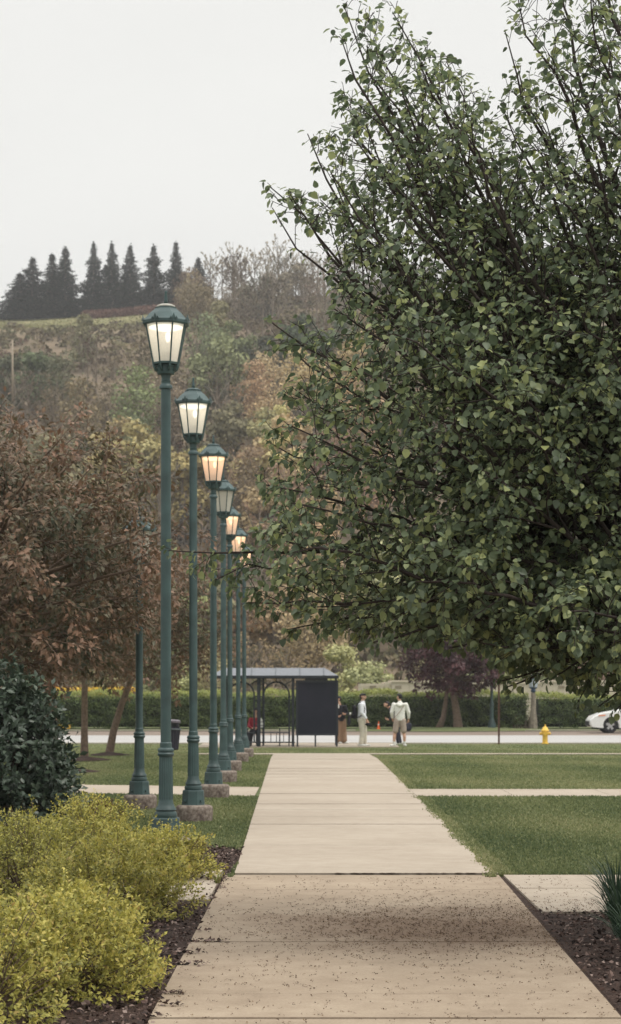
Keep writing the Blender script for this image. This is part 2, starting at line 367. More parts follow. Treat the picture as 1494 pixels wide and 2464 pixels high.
# grass blades on the nearer lawns
N0 = 420000
py = 18 + 32 * rn.random(N0) ** 1.5; px = rn.uniform(-1, 1, N0) * (.165 * py + .3)
bad = in_poly(px, py, bedL)
wob = .022 * np.sin(py * 1.3) + .016 * np.sin(py * 3.7 + 1) + rn.normal(0, .022, N0)
bad |= (px > -.68 - (py - 18) * .009 - .0) & (px < 1.60 + wob)
bad |= (px > 1.6) & (py > 31.95 + .03 * np.sin(px * 9)) & (py < 34.2)
s0 = 31.95 + (-.86 - px) * .33; bad |= (px < -.8) & (py > s0) & (py < s0 + 2.95)
bad |= (px > 1.6) & (py < 18.22)
RINGS = [(-4.9, 41.6, .62), (-5.31, 48.7, .58), (-5.36, 55.1, .52)]
for (rx_, ry_, rr_) in RINGS: bad |= ((px - rx_) / rr_) ** 2 + ((py - ry_) / (1.6 * rr_)) ** 2 < 1 + .15 * np.sin(px * 5)
px = px[~bad]; py = py[~bad]; n = len(px)
d = rn.normal(0, .45, (n, 3)); d[:, 2] = 1; nn = rnd_unit(rn, n); nn[:, 2] *= .2
sz = rn.uniform(.03, .058, n) * (1 - (py - 18) / 75)
t = np.clip(.40 + .20 * np.sin(px * 1.7 + py * .6) * np.sin(py * .45 - px) + .16 * np.sin(px * .5 - py * .32 + 2) * np.sin(py * .21 + px * .8) + .16 * (py > 34.3) + rn.normal(0, .2, n), 0, 1)
t = np.clip(t + .3 * (np.abs(px - 1.66) < .12), 0, 1)
me = leaf_mesh('grass', np.c_[px, py, np.full(n, -.02)], d, nn, sz, 'tri', t, M['blade'])
# narrow blades: squash the template across
link_mesh('grass', me, kind='stuff', label='short mown green grass of the lawns beside the path', cat='grass')
n = 90000; py = rn.uniform(48, 76, n); px = rn.uniform(-1, 1, n) * .165 * py
k = ~((((px + 5.32) / .75) ** 2 + ((py - 55) / 1.2) ** 2 < 1) | ((px > -1.0) & (px < 1.62) & (py < 56.4)) | ((py > 56.4) & (py < 58.25) & (px > -3.2)) | ((py > 70.8) & (px > -4) & (px < 1.75)) | (py > 75.8))
px = px[k]; py = py[k]; n = len(px); d = rn.normal(0, .45, (n, 3)); d[:, 2] = 1; nn = rnd_unit(rn, n); nn[:, 2] *= .2
t = np.clip(.62 + .25 * np.sin(px * 1.3 + py * .5) * np.sin(py * .35 - px) + rn.normal(0, .2, n), 0, 1)
link_mesh('verge_grass', leaf_mesh('verge_grass', np.c_[px, py, [gz(a) - .02 for a in py]], d, nn, rn.uniform(.018, .035, n), 'tri', t, M['blade']), kind='stuff', label='thin green grass of the far lawn and kerb verge', cat='grass')

# ------------------------------------------------------------------ hill
prof = [(138, -1.0), (150, .8), (180, 6), (250, 27), (330, 55.5), (400, 74.0), (450, 85.0), (500, 86.5), (640, 70), (900, 20)]
def hz(x, y):
    for (a, za), (b, zb) in zip(prof, prof[1:]):
        if y <= b: z = lerp(za, zb, max(0, (y - a) / (b - a))); break
    else: z = zb
    k = min(1, max(0, (y - 150) / 250))
    z += k * (1.6 * math.sin(x * .045 + 1) + 1.2 * math.sin(y * .06 + x * .03) - .0006 * min(abs(x + 45), 300) ** 2 * (1 if x < -45 else .25))
    return z
M['hill'] = None
m_, t_, p_ = base_mat('hillside'); N = t_.nodes; K = t_.links.new
at = N.new('ShaderNodeAttribute'); at.attribute_name = 'meadow'
tc = N.new('ShaderNodeTexCoord'); n1 = N.new('ShaderNodeTexNoise'); n1.inputs['Scale'].default_value = .07; n1.inputs['Detail'].default_value = 8; n1.inputs['Roughness'].default_value = .7
n2 = N.new('ShaderNodeTexNoise'); n2.inputs['Scale'].default_value = .5; n2.inputs['Detail'].default_value = 6
K(tc.outputs['Object'], n1.inputs['Vector']); K(tc.outputs['Object'], n2.inputs['Vector'])
r1 = N.new('ShaderNodeValToRGB'); r1.color_ramp.elements[0].position = .35; r1.color_ramp.elements[0].color = (.12, .095, .065, 1); r1.color_ramp.elements[1].position = .65; r1.color_ramp.elements[1].color = (.22, .17, .12, 1)
r2 = N.new('ShaderNodeValToRGB'); r2.color_ramp.elements[0].position = .35; r2.color_ramp.elements[0].color = (.20, .205, .10, 1); r2.color_ramp.elements[1].position = .7; r2.color_ramp.elements[1].color = (.29, .25, .14, 1)
K(n1.outputs['Fac'], r1.inputs['Fac']); K(n2.outputs['Fac'], r2.inputs['Fac'])
mm = N.new('ShaderNodeMix'); mm.data_type = 'RGBA'; K(at.outputs['Fac'], mm.inputs[0]); K(r1.outputs['Color'], mm.inputs[6]); K(r2.outputs['Color'], mm.inputs[7])
K(mm.outputs[2], p_.inputs['Base Color']); p_.inputs['Roughness'].default_value = 1; p_.inputs['Specular IOR Level'].default_value = .05
xs = np.concatenate([np.linspace(-900, -160, 12), np.linspace(-150, 150, 61), np.linspace(160, 900, 12)]); ys = np.concatenate([np.linspace(138, 500, 74), np.linspace(520, 900, 10)])
vs = [(float(x), float(y), hz(x, y)) for y in ys for x in xs]; nx = len(xs)
me = bpy.data.meshes.new('hill'); me.from_pydata(vs, [], [(j * nx + i, j * nx + i + 1, (j + 1) * nx + i + 1, (j + 1) * nx + i) for j in range(len(ys) - 1) for i in range(nx - 1)])
me.shade_smooth()
def meadow(x, y):
    e = 366 + 9 * math.sin(x * .09) + 6 * math.sin(x * .31)
    a = 1 / (1 + math.exp(-(y - e) / 5)); b = 1 / (1 + math.exp((x + 30) / 3))
    return a * b
a = me.attributes.new('meadow', 'FLOAT', 'POINT'); a.data.foreach_set('value', [meadow(v[0], v[1]) for v in vs])
link_mesh('hill', me, None, m_, kind='structure')

# ------------------------------------------------------------------ tree machinery
def vrand(r, s=1): return Vector((r.gauss(0, s), r.gauss(0, s), r.gauss(0, s)))
class Tree:
    def __init__(s, seed): s.r = random.Random(seed); s.w = MB(); s.P = []; s.D = []; s.T = []; s.rn = np.random.default_rng(seed)
    def curve(s, a, b, bow, n, jit):
        a = Vector(a); b = Vector(b); L_ = (b - a).length; c = (a + b) / 2 + bow; pts = []
        off = Vector((0, 0, 0))
        for i in range(n + 1):
            t = i / n; p = a * (1 - t) ** 2 + c * 2 * t * (1 - t) + b * t * t
            if 0 < i < n: off = off * .6 + vrand(s.r, jit * min(L_, .22 + .2 * L_) * .8)
            pts.append(p + (off if 0 < i < n else Vector((0, 0, 0))))
        return pts
    def leaf_line(s, pts, start, step, k, spread, tint=0):
        acc = 0
        for i in range(len(pts) - 1):
            a, b = pts[i], pts[i + 1]; L_ = (b - a).length; d = (b - a).normalized() if L_ > 1e-6 else Vector((0, 0, 1))
            if i / (len(pts) - 1) < start: continue
            q = acc
            while q < L_:
                for _ in range(k):
                    o = vrand(s.r); o = (o - d * o.dot(d)).normalized()
                    s.P.append(a + d * q + o * s.r.uniform(.2, 1) * spread); s.D.append(d * .35 + o * .8); s.T.append(tint)
                q += step * s.r.uniform(.6, 1.4)
            acc = q - L_
        # leaves at the tip
        for _ in range(k + 1): s.P.append(pts[-1] + vrand(s.r, spread * .3)); s.D.append(d + vrand(s.r, .4)); s.T.append(tint)
    def branch(s, a, b, r0, r1, lvl, cfg, bow=None):
        L_ = (Vector(b) - Vector(a)).length
        bow = bow if bow is not None else Vector((0, 0, cfg.get('bow', .08) * L_))
        n = max(3, min(12, int(L_ / cfg['seg'])))
        pts = s.curve(a, b, bow, n, cfg['jit'])
        s.w.tube(pts, [lerp(r0, r1, i / n) for i in range(n + 1)], 6 if r0 > .03 else (4 if r0 > .009 else 3), cap=False)
        if lvl >= cfg['levels']:
            s.leaf_line(pts, cfg['lstart'], cfg['lstep'], cfg['lk'], cfg['lspread']); return
        if lvl == cfg['levels'] - 1: s.leaf_line(pts, .5, cfg['lstep'] * 1.6, cfg['lk'], cfg['lspread'])
        if lvl < cfg['levels'] - 1: s.leaf_line(pts, .72, cfg['lstep'], cfg['lk'], cfg['lspread'])
        step = cfg['step'][lvl]; nb = max(2, int(L_ * (1 - cfg['bare'][lvl]) / step)); ang = s.r.uniform(0, 6.28)
        for j in range(nb):
            t = cfg['bare'][lvl] + (1 - cfg['bare'][lvl]) * (j + s.r.uniform(.1, .9)) / nb
            f = t * n; i = min(n - 1, int(f)); p = pts[i].lerp(pts[i + 1], f - i); d = (pts[i + 1] - pts[i]).normalized()
            ang += 2.4 + s.r.uniform(-.5, .5)
            u = d.cross(Vector((0, 0, 1)));
            if u.length < .05: u = Vector((1, 0, 0))
            u.normalize(); v = d.cross(u)
            o = u * math.cos(ang) + v * math.sin(ang); sp = cfg['spread'][lvl] * s.r.uniform(.7, 1.3)
            dd = (d * math.cos(sp) + o * math.sin(sp) + Vector((0, 0, cfg.get('up', .15)))).normalized()
            l = cfg['len'][lvl] * (1 - .6 * t) * s.r.uniform(.65, 1.25)
            if cfg.get('rel'): l *= L_
            q = p + dd * l
            if cfg.get('inside') and not cfg['inside'](q):
                q = p + dd * l * .45
                if not cfg['inside'](q):
                    q = p + (dd * .5 + d * .8) * l * .3
                    if not cfg['inside'](q):
                        s.branch(p, p + (d + o * .8 + Vector((0, 0, .3))).normalized() * s.r.uniform(.05, .10), .0024, .002, 3, cfg); continue
            s.branch(p, q, max(cfg['rmin'], lerp(r0, r1, t) * .55), cfg['rmin'], lvl + 1, cfg)
    def foliage(s, name, kind, size, mat, parent, droop=.5, keep=None, outward=.5, center=None, tfun=None):
        P = np.array([tuple(p) for p in s.P]); D = np.array([tuple(d) for d in s.D]); n = len(P)
        D[:, 2] -= droop; N = rnd_unit(s.rn, n) * .55; N[:, 2] += .75
        if center is not None:
            o = P - np.array(center); o /= (np.linalg.norm(o, axis=1, keepdims=True) + 1e-6); N += o * outward
        t = s.rn.random(n) if tfun is None else tfun(P, s.rn.random(n))
        me = leaf_mesh(name, P, D, N, size * s.rn.uniform(.5, 1.3, n), kind, t, mat)
        return link_mesh(name, me, parent)

# --- the big pear tree on the right
M['pear'] = leafmat('pear_leaf', [(.082, .112, .066), (.142, .185, .10), (.20, .245, .13), (.28, .32, .15), (.43, .46, .18)], rough=.45, trans=.42, spec=.45)
PD = 13.6
tr = Tree(11)
cfg = dict(seg=.14, jit=.05, levels=3, step=[.17, .12, .1], bare=[.22, .15, 0], spread=[.75, .8, .8], len=[.72, .33, .19], rmin=.0024,
           lstart=.0, lstep=.053, lk=2, lspread=.045, up=.12, bow=.06)
crown_poly = [(960, 10), (965, 50), (1030, 110), (1090, 130), (1130, 180), (1175, 240), (1190, 300), (1215, 290), (1205, 220), (1265, 190), (1240, 130), (1208, 60), (1240, -50), (1300, -600), (9000, -600), (9000, 1672), (1440, 1668), (1380, 1645), (1330, 1590), (1250, 1615), (1195, 1612), (1170, 1560), (900, 1548), (850, 1530), (690, 1520), (590, 1465),
 (620, 1440), (520, 1400), (400, 1345), (395, 1300), (520, 1350), (650, 1350), (615, 1275), (640, 1240), (700, 1260), (620, 1190), (625, 1130), (650, 1030), (690, 1000), (680, 940), (710, 880), (650, 830), (625, 765), (700, 760), (800, 740), (795, 650), (820, 560), (740, 535), (640, 505), (635, 445), (700, 455), (790, 500), (820, 440), (750, 405), (800, 380), (730, 312), (745, 300),
 (820, 340), (805, 240), (815, 220), (865, 230), (875, 135), (810, 108), (815, 80), (885, 85), (822, 12), (825, -40), (960, -40)]
def inside(q):
    x = CX + q.x / q.y * F; y = HZ - (q.z - CH) / q.y * F; c = False
    for (x0, y0), (x1, y1) in zip(crown_poly, crown_poly[1:] + crown_poly[:1]):
        if (y0 > y) != (y1 > y) and x < (x1 - x0) * (y - y0) / (y1 - y0) + x0: c = not c
    return c
cfg['inside'] = inside
def pt(px, py, dd=0): d = PD + dd; return Vector((wx(px, d), d, wz(py, d)))
trunk_x = wx(1640, PD)
trunk = [Vector((trunk_x, PD, -.02)), Vector((trunk_x + .02, PD, .9)), Vector((trunk_x - .03, PD + .02, 1.7)), Vector((trunk_x + .05, PD + .05, 2.9)), Vector((trunk_x + .1, PD, 4.3)), Vector((trunk_x + .15, PD, 5.6)), Vector((trunk_x + .2, PD, 7.2))]
tr.w.tube(trunk, [.13, .11, .10, .075, .055, .035, .008], 10, cap=False)
def on_trunk(z):
    for a, b in zip(trunk, trunk[1:]):
        if z <= b.z: return a.lerp(b, (z - a.z) / (b.z - a.z))
    return trunk[-1]
tips = [  # picture x, y of the tip, distance offset, height of the fork on the trunk, bow
 (828, 15, .2, 2.3, -.25), (945, 30, -.3, 2.4, -.2), (825, 105, -.5, 2.2, -.2), (1075, 150, .5, 2.6, -.2), (1010, 150, -.9, 2.5, -.15), (740, 322, .1, 2.1, -.2), (830, 235, .8, 2.2, -.15), (850, 330, -.6, 2.1, -.1),
 (650, 450, 0, 1.9, -.1), (655, 500, .5, 1.95, -.05), (800, 420, -1.0, 2.0, -.1), (830, 520, 1.1, 1.9, 0), (1100, 300, -1.1, 2.5, -.1), (1120, 260, .9, 2.7, -.1), (980, 380, 1.3, 2.4, 0),
 (900, 640, .6, 1.8, .05), (820, 640, -.5, 1.8, .0), (960, 520, -1.2, 2.2, 0),
 (645, 770, -.1, 1.75, .05), (690, 830, .7, 1.7, .1), (800, 740, -.9, 1.8, .05), (700, 930, .2, 1.6, .1), (690, 1020, -.6, 1.5, .1), (640, 1060, .5, 1.5, .12), (760, 1000, 1.3, 1.6, .1), (850, 880, -1.4, 1.7, .05),
 (625, 1165, 0, 1.4, .12), (700, 1210, -.9, 1.4, .12), (405, 1325, .2, 1.3, .12), (520, 1395, .5, 1.28, .14), (655, 1290, .1, 1.3, .12), (700, 1330, -1.2, 1.3, .1), (600, 1450, -.1, 1.2, .18), (690, 1515, .4, 1.1, .2), (760, 1460, -.8, 1.2, .2),
 (855, 1535, 0, 1.1, .22), (900, 1545, -.8, 1.1, .22), (1000, 1540, .5, 1.1, .22), (1080, 1560, -.5, 1.1, .2), (1170, 1560, .8, 1.1, .2), (1000, 1440, 1.4, 1.2, .1), (1000, 1400, -1.5, 1.2, .1), (1200, 1640, -.3, 1.15, .22), (1215, 1655, .3, 1.15, .2), (1300, 1640, -.8, 1.1, .2),
 (1390, 1690, -.5, 1.15, .2), (1440, 1700, 0, 1.15, .2), (1480, 1710, -.8, 1.15, .15), (1560, 1690, .4, 1.1, .1), (1340, 1600, 1.2, 1.1, .15), (1410, 1640, .9, 1.15, .15),
 (890, 180, -.2, 2.3, -.15), (930, 260, .6, 2.3, -.15), (880, 300, -.9, 2.2, -.1), (960, 200, -.5, 2.5, -.15), (790, 400, .4, 2.0, -.1), (850, 450, -.2, 2.0, -.05), (900, 120, .3, 2.4, -.2), (1010, 230, .2, 2.5, -.15), (770, 480, .7, 1.95, 0), (860, 560, .2, 1.9, 0), (1040, 330, -.4, 2.4, -.1), (930, 420, .9, 2.2, 0), (700, 470, -.3, 1.9, -.05),
 (1215, 75, .2, 3.2, -.15), (1245, -10, -.3, 3.5, -.15), (1215, 275, 0, 2.9, -.1), (1250, 180, .7, 3.2, -.1), (1320, -110, .3, 3.7, -.12), (1400, -200, -.3, 4.0, -.12), (1500, -330, .2, 4.3, -.1), (1420, -60, -.9, 3.8, -.1), (1440, 40, .9, 3.5, -.1), (1350, 180, -.8, 3.2, -.1), (1500, 100, -.8, 3.5, 0), (1280, 340, .9, 2.8, 0), (1330, 430, -1.1, 2.6, 0), (1500, 250, -1.3, 3.2, 0), (1240, 420, -.2, 2.6, 0)]
for (x, y, dd, fz, bw) in tips:
    if y > 1380: fz += .45
    b = pt(x, y, dd); a = on_trunk(max(1.75, fz) + .4 * tr.r.random()); L_ = (b - a).length
    tr.branch(a, b, .014 + .007 * L_, .0035, 0, cfg, Vector((0, 0, (bw * .4 if y > 1380 else bw * .6) * L_ + .02 * L_)))
for i in range(30):      # inner fill in front and behind
    x = tr.r.uniform(950, 1600); y = tr.r.uniform(450, 1560); dd = tr.r.choice([-1, 1]) * tr.r.uniform(.7, 1.9)
    if y < 900 and x < 1100: y += 300
    b = pt(x, y, dd); a = on_trunk(max(1.75, b.z - tr.r.uniform(.6, 1.4))); tr.branch(a, b, .03, .004, 0, cfg)
for i in range(34):      # the side outside the frame
    an = tr.r.uniform(-1.5, 1.5); z = tr.r.uniform(1.5, 6.8); rr = 2.2 * (1 - ((z - 3.2) / 4.2) ** 2 * .9) * tr.r.uniform(.75, 1)
    b = Vector((trunk_x + rr * math.cos(an), PD + rr * math.sin(an), z + .25)); a = on_trunk(max(1.75, z - 1.2)); tr.branch(a, b, .03, .004, 0, cfg)
keep = []                      # the top of the crown is thinner
for i, p_ in enumerate(tr.P):
    if tr.r.random() > .58 * max(0, min(1, (p_.z - 2.7) / 1.6)): keep.append(i)
tr.P = [tr.P[i] for i in keep]; tr.D = [tr.D[i] for i in keep]
T = empty('pear_tree', (0, 0, 0), label='large dark green broadleaf tree filling the right side, standing in the mulch bed', cat='tree')
T.location = (trunk_x, PD, 0)
def reorigin(o, loc):
    o.location = (-loc[0], -loc[1], -loc[2])
wd = tr.w.build('trunk', M['bark_dark'], T, smooth=True); reorigin(wd, T.location)
fo = tr.foliage('crown', 'heart', .048, M['pear'], T, droop=.75, center=(trunk_x, PD, 3.2), outward=.35, tfun=lambda P, r: np.clip(r ** 1.5 * .95, 0, 1)); reorigin(fo, T.location)
print('pear leaves', len(tr.P))

# --- generic garden tree
def garden_tree(name, seed, h, rx, clear, leaf, mat, bark, size, trunk_r=.09, lean=(0, 0), nl=26, cfgx=None, parent=None, kind='oval', squash=1.0):
    t = Tree(seed); r = t.r; c = dict(seg=.3, jit=.04, levels=2, step=[.34, .2], bare=[.25, .1], spread=[.8, .8], len=[1.2, .55], rmin=.006, lstart=0, lstep=.085, lk=3, lspread=.12, up=.1, bow=.07)
    if cfgx: c.update(cfgx)
    fk = Vector((lean[0], lean[1], clear))
    t.w.tube([Vector((0, 0, -.05)), Vector((lean[0] * .2, 0, clear * .3)), Vector((lean[0] * .55, lean[1] * .5, clear * .65)), fk], [trunk_r * 1.25, trunk_r, trunk_r * .9, trunk_r * .85], 8, cap=False)
    zc = clear * .92 + (h - clear * .92) * .5; hh = (h - clear * .92) * .5
    for i in range(nl):
        u = (i + .5) / nl; zz = zc + hh * (2 * u - 1) * .97; rr = rx * math.sqrt(max(.05, 1 - (2 * u - 1) ** 2)) * r.uniform(.8, 1.08)
        an = i * 2.39996 + r.uniform(-.3, .3)
        b = Vector((fk.x + rr * math.cos(an), fk.y + rr * math.sin(an) * squash, zz))
        a = fk.lerp(Vector((fk.x, fk.y, zc + hh * .5)), max(0, min(1, (zz - clear) / (h - clear) * .7)))
        t.branch(a, b, trunk_r * r.uniform(.35, .6), .008, 0, c)
    t.w.tube([fk, Vector((fk.x + .1, fk.y, zc)), Vector((fk.x - .1, fk.y, zc + hh * .6))], [trunk_r * .8, trunk_r * .5, .01], 6, cap=False)
    w_ = t.w.build('trunk', bark, parent, smooth=True)
    ph = seed * 1.7
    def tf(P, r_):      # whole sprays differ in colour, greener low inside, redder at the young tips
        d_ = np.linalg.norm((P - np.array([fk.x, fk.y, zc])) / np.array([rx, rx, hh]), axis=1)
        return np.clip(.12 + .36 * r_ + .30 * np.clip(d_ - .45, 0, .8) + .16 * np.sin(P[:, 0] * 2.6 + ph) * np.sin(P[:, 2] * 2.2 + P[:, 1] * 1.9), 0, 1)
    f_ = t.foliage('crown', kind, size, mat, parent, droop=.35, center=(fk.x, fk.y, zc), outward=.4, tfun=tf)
    print(name, 'leaves', len(t.P)); return parent
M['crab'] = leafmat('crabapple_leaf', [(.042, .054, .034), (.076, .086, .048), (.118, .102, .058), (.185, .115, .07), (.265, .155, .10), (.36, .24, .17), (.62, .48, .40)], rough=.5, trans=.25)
grp = 'crabapple trees on the left lawn'
T0 = empty('crabapple_tree', (-4.3, 27.0, 0), label='nearest bronze-leaved crabapple, its dense crown filling the left edge behind the dark shrub', cat='tree', group=grp)
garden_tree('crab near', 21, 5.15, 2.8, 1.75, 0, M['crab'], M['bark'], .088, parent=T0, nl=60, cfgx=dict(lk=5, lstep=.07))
T1 = empty('crabapple_tree', (-5.1, 41.5, 0), label='bronze-leaved crabapple whose upright trunk rises just behind the dark shrub', cat='tree', group=grp)
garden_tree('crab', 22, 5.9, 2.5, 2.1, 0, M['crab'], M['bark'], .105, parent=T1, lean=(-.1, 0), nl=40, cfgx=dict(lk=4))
T2 = copy_tree(T1); T2.location = (-5.31, 48.8, 0); T2.rotation_euler = (0, 0, R(100)); T2.scale = (.92, .92, .92)
props(T2, label='bronze-leaved crabapple with a straight trunk in the larger ring of mulch')
T3 = empty('crabapple_tree', (-5.36, 55.2, gz(55)), label='bronze-leaved crabapple with its trunk leaning right, farthest of the row', cat='tree', group=grp)
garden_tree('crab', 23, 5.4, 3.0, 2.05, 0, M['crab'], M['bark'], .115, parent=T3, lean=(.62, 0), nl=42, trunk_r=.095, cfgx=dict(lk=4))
T4 = copy_tree(T1); T4.location = (-2.7, 62, gz(62)); T4.rotation_euler = (0, 0, R(220)); T4.scale = (.72, .72, .72)
bpy.data.objects.remove(T4.children[0]); bpy.data.objects.remove(T4.children[0]); bpy.data.objects.remove(T4)
M['plum'] = leafmat('plum_leaf', [(.03, .014, .02), (.06, .025, .032), (.10, .038, .042), (.15, .06, .06)], rough=.5, trans=.25)
TP = empty('plum_tree', (7.35, 103.5, -.2), label='dark purple-leaved tree with two bare trunks on the verge across the road', cat='tree')
garden_tree('plum', 31, 5.4, 2.5, 1.75, 0, M['plum'], M['bark'], .20, parent=TP, lean=(-.25, 0), nl=48, trunk_r=.2, cfgx=dict(lk=5, lstep=.12, step=[.4, .3]))
mb = MB(); mb.tube([(-.95, .2, -.1), (-.72, .2, .5), (-.6, .1, 1.3), (-.55, 0, 2.2)], [.2, .13, .11, .08], 8); mb.build('trunk', M['bark'], TP, smooth=True)

# ------------------------------------------------------------------ lamp posts
def pane_mat(name, c, e, es):
    m, t, p = base_mat(name)
    p.inputs['Base Color'].default_value = c + (1,); p.inputs['Roughness'].default_value = .35
    p.inputs['Emission Color'].default_value = e + (1,); p.inputs['Emission Strength'].default_value = es
    tr = t.nodes.new('ShaderNodeBsdfTransparent'); tl = t.nodes.new('ShaderNodeBsdfTranslucent'); tl.inputs['Color'].default_value = c + (1,)
    n = t.nodes.new('ShaderNodeTexNoise'); n.inputs['Scale'].default_value = 14
    a = t.nodes.new('ShaderNodeMixShader'); a.inputs[0].default_value = .4; b = t.nodes.new('ShaderNodeMixShader')
    mr = t.nodes.new('ShaderNodeMapRange'); mr.inputs['To Min'].default_value = .16; mr.inputs['To Max'].default_value = .36
    t.links.new(n.outputs['Fac'], mr.inputs['Value']); t.links.new(mr.outputs[0], b.inputs[0])
    t.links.new(p.outputs[0], a.inputs[1]); t.links.new(tl.outputs[0], a.inputs[2])
    t.links.new(a.outputs[0], b.inputs[1]); t.links.new(tr.outputs[0], b.inputs[2])
    t.links.new(b.outputs[0], t.nodes['Material Output'].inputs['Surface']); return m
M['pane_white'] = pane_mat('frosted_pane_white', (.80, .76, .68), (1, .93, .80), .17)
M['pane_warm'] = pane_mat('frosted_pane_warm', (.82, .68, .58), (1, .66, .44), .22)
M['pane_dull'] = pane_mat('frosted_pane_dull', (.66, .64, .57), (1, .9, .75), .08)
M['glow_white'] = plain('lit_reflector', (.9, .88, .8), emit=(1, .92, .78), es=2.6)
M['glow_warm'] = plain('lit_reflector_warm', (.9, .8, .7), emit=(1, .68, .42), es=3.4)
M['dull_white'] = plain('unlit_reflector', (.7, .68, .62))
M['socket_cap_sheen'] = plain('pale_socket_cap_sheen', (.42, .41, .36), .5)  # pale socket colour; on the nearest lamp's cap it paints reflected light
A8 = math.pi / 8
def lamp_parts(root, lit, cap_sheen, z_extra=0):
    E = 5.3 + z_extra
    f = MB()
    f.lathe([(.205, -.45), (.222, -.30), (.232, -.05), (.226, -.025), (.205, -.006), (.15, 0)], 28, c=(.012, 0, 0)); f.build('footing', M['footing'], root, smooth='auto')
    b = MB(); b.lathe([(.152, .0), (.150, .015), (.140, .17), (.134, .183), (.112, .184)], 8, rot=A8)
    b.build('base', M['green_metal'], root)
    for k in range(4):
        bo = MB(); a = R(45 + 90 * k); c = Vector((.142 * math.cos(a), .142 * math.sin(a), .05)); bo.tube([c - Vector((math.cos(a), math.sin(a), 0)) * .02, c + Vector((math.cos(a), math.sin(a), 0)) * .016], .017, 8)
        bo.build('bolt', M['green_metal'], root)
    b = MB(); b.lathe([(.105, .184), (.108, .19), (.110, .215), (.104, .235), (.094, .242), (.094, .252), (.103, .258), (.1, .268), (.085, .29), (.074, .32), (.068, .36)], 24)
    b.build('base_ring', M['green_metal'], root, smooth='auto')
    b = MB(); b.lathe([(.071, .355), (.068, .6), (.064, .775)], 40, flute=.075); b.build('fluted_shaft', M['green_metal'], root)
    b = MB(); b.lathe([(.066, .772), (.078, .785), (.082, .80), (.076, .812), (.07, .818), (.078, .824), (.081, .838), (.075, .852), (.058, .862), (.058, .905), (.05, .915)], 24)
    b.build('collar', M['green_metal'], root, smooth='auto')
    zt = E - .955
    b = MB(); b.lathe([(.0515, .90), (.0505, 2.5), (.0475, zt)], 20); b.build('pole', M['green_metal'], root, smooth='auto')
    q = lambda d: E - d           # heights measured down from the finial tip
    b = MB(); b.lathe([(.052, q(.957)), (.062, q(.952)), (.064, q(.935)), (.058, q(.915)), (.045, q(.905)), (.045, q(.88)), (.048, q(.875)), (.043, q(.87)), (.043, q(.84)), (.05, q(.815)), (.08, q(.812)), (.085, q(.80)), (.092, q(.745)), (.1, q(.74)), (.1, q(.73)), (.07, q(.728))], 24)
    b.build('neck', M['green_metal'], root, smooth='auto')
    fr = MB()          # lantern frame: lower ring, openwork posts and ribs
    fr.lathe([(.105, q(.722)), (.128, q(.718)), (.130, q(.700)), (.118, q(.695))], 8, rot=A8)
    for k in range(8):
        a = A8 + k * math.pi / 4; c, s_ = math.cos(a), math.sin(a)
        fr.tube([(.078 * c, .078 * s_, q(.79)), (.108 * c, .108 * s_, q(.765)), (.122 * c, .122 * s_, q(.735)), (.132 * c, .132 * s_, q(.70)), (.202 * c, .202 * s_, q(.335))], [.004, .013, .013, .0085, .0085], 6)
    fr.build('lantern_frame', M['green_metal'], root)
    for k in range(8):
        a0 = A8 + k * math.pi / 4; a1 = a0 + math.pi / 4; p = MB()
        p.add([(.123 * math.cos(a0), .123 * math.sin(a0), q(.694)), (.123 * math.cos(a1), .123 * math.sin(a1), q(.694)), (.193 * math.cos(a1), .193 * math.sin(a1), q(.334)), (.193 * math.cos(a0), .193 * math.sin(a0), q(.334))], [(0, 1, 2, 3)])
        p.build('pane', M['pane_' + lit], root)
    rf = MB(); rf.lathe([(.196, q(.336)), (.228, q(.338)), (.236, q(.325)), (.236, q(.30)), (.222, q(.285)), (.212, q(.278)), (.165, q(.225)), (.118, q(.185)), (.110, q(.175)), (.110, q(.165)), (.09, q(.16))], 8, rot=A8)
    for k in range(8):   # little crests on the corners of the eaves
        a = A8 + k * math.pi / 4; ca, sa = math.cos(a), math.sin(a); tx, ty = -sa, ca
        P = lambda u, r_, z: (r_ * ca + u * tx, r_ * sa + u * ty, z)
        for (u0, w_, h_) in [(0, .022, .055), (-.028, .014, .026), (.028, .014, .026)]:
            rf.add([P(u0 - w_, .236, q(.302)), P(u0 + w_, .236, q(.302)), P(u0, .238, q(.302) + h_), P(u0 - w_, .226, q(.302)), P(u0 + w_, .226, q(.302)), P(u0, .232, q(.302) + h_)], [(0, 1, 2), (5, 4, 3), (0, 2, 5, 3), (1, 4, 5, 2), (0, 3, 4, 1)])
    rf.build('roof', M['green_metal'], root)
    MB().lathe([(.096, q(.162)), (.088, q(.145)), (.06, q(.132)), (.02, q(.128))], 20).build('cap', M['socket_cap_sheen'] if cap_sheen else M['green_metal'], root, smooth=True)
    MB().lathe([(.024, q(.13)), (.018, q(.09)), (.010, q(.02)), (.013, q(.012)), (.010, q(0))], 10).build('finial', M['green_metal'], root, smooth=True)
    g = M['glow_' + lit] if lit != 'dull' else M['dull_white']
    lp = MB(); lp.lathe([(.15, q(.345)), (.165, q(.352)), (.165, q(.36)), (.12, q(.375)), (.05, q(.385))], 20); lp.build('reflector', g, root, smooth=True)
    lb = MB(); lb.lathe([(.042, q(.69)), (.042, q(.60)), (.036, q(.59))], 14); lb.tube([(0, 0, q(.6)), (0, 0, q(.44)), (-.02, 0, q(.41)), (-.05, 0, q(.4))], .006, 6); lb.build('socket', M['socket_cap_sheen'], root)
    bl = MB(); bl.lathe([(.008, q(.5)), (.022, q(.48)), (.026, q(.44)), (.02, q(.415)), (.006, q(.405))], 12, c=(.02, 0, 0)); bl.build('bulb', g, root, smooth=True)
    return root
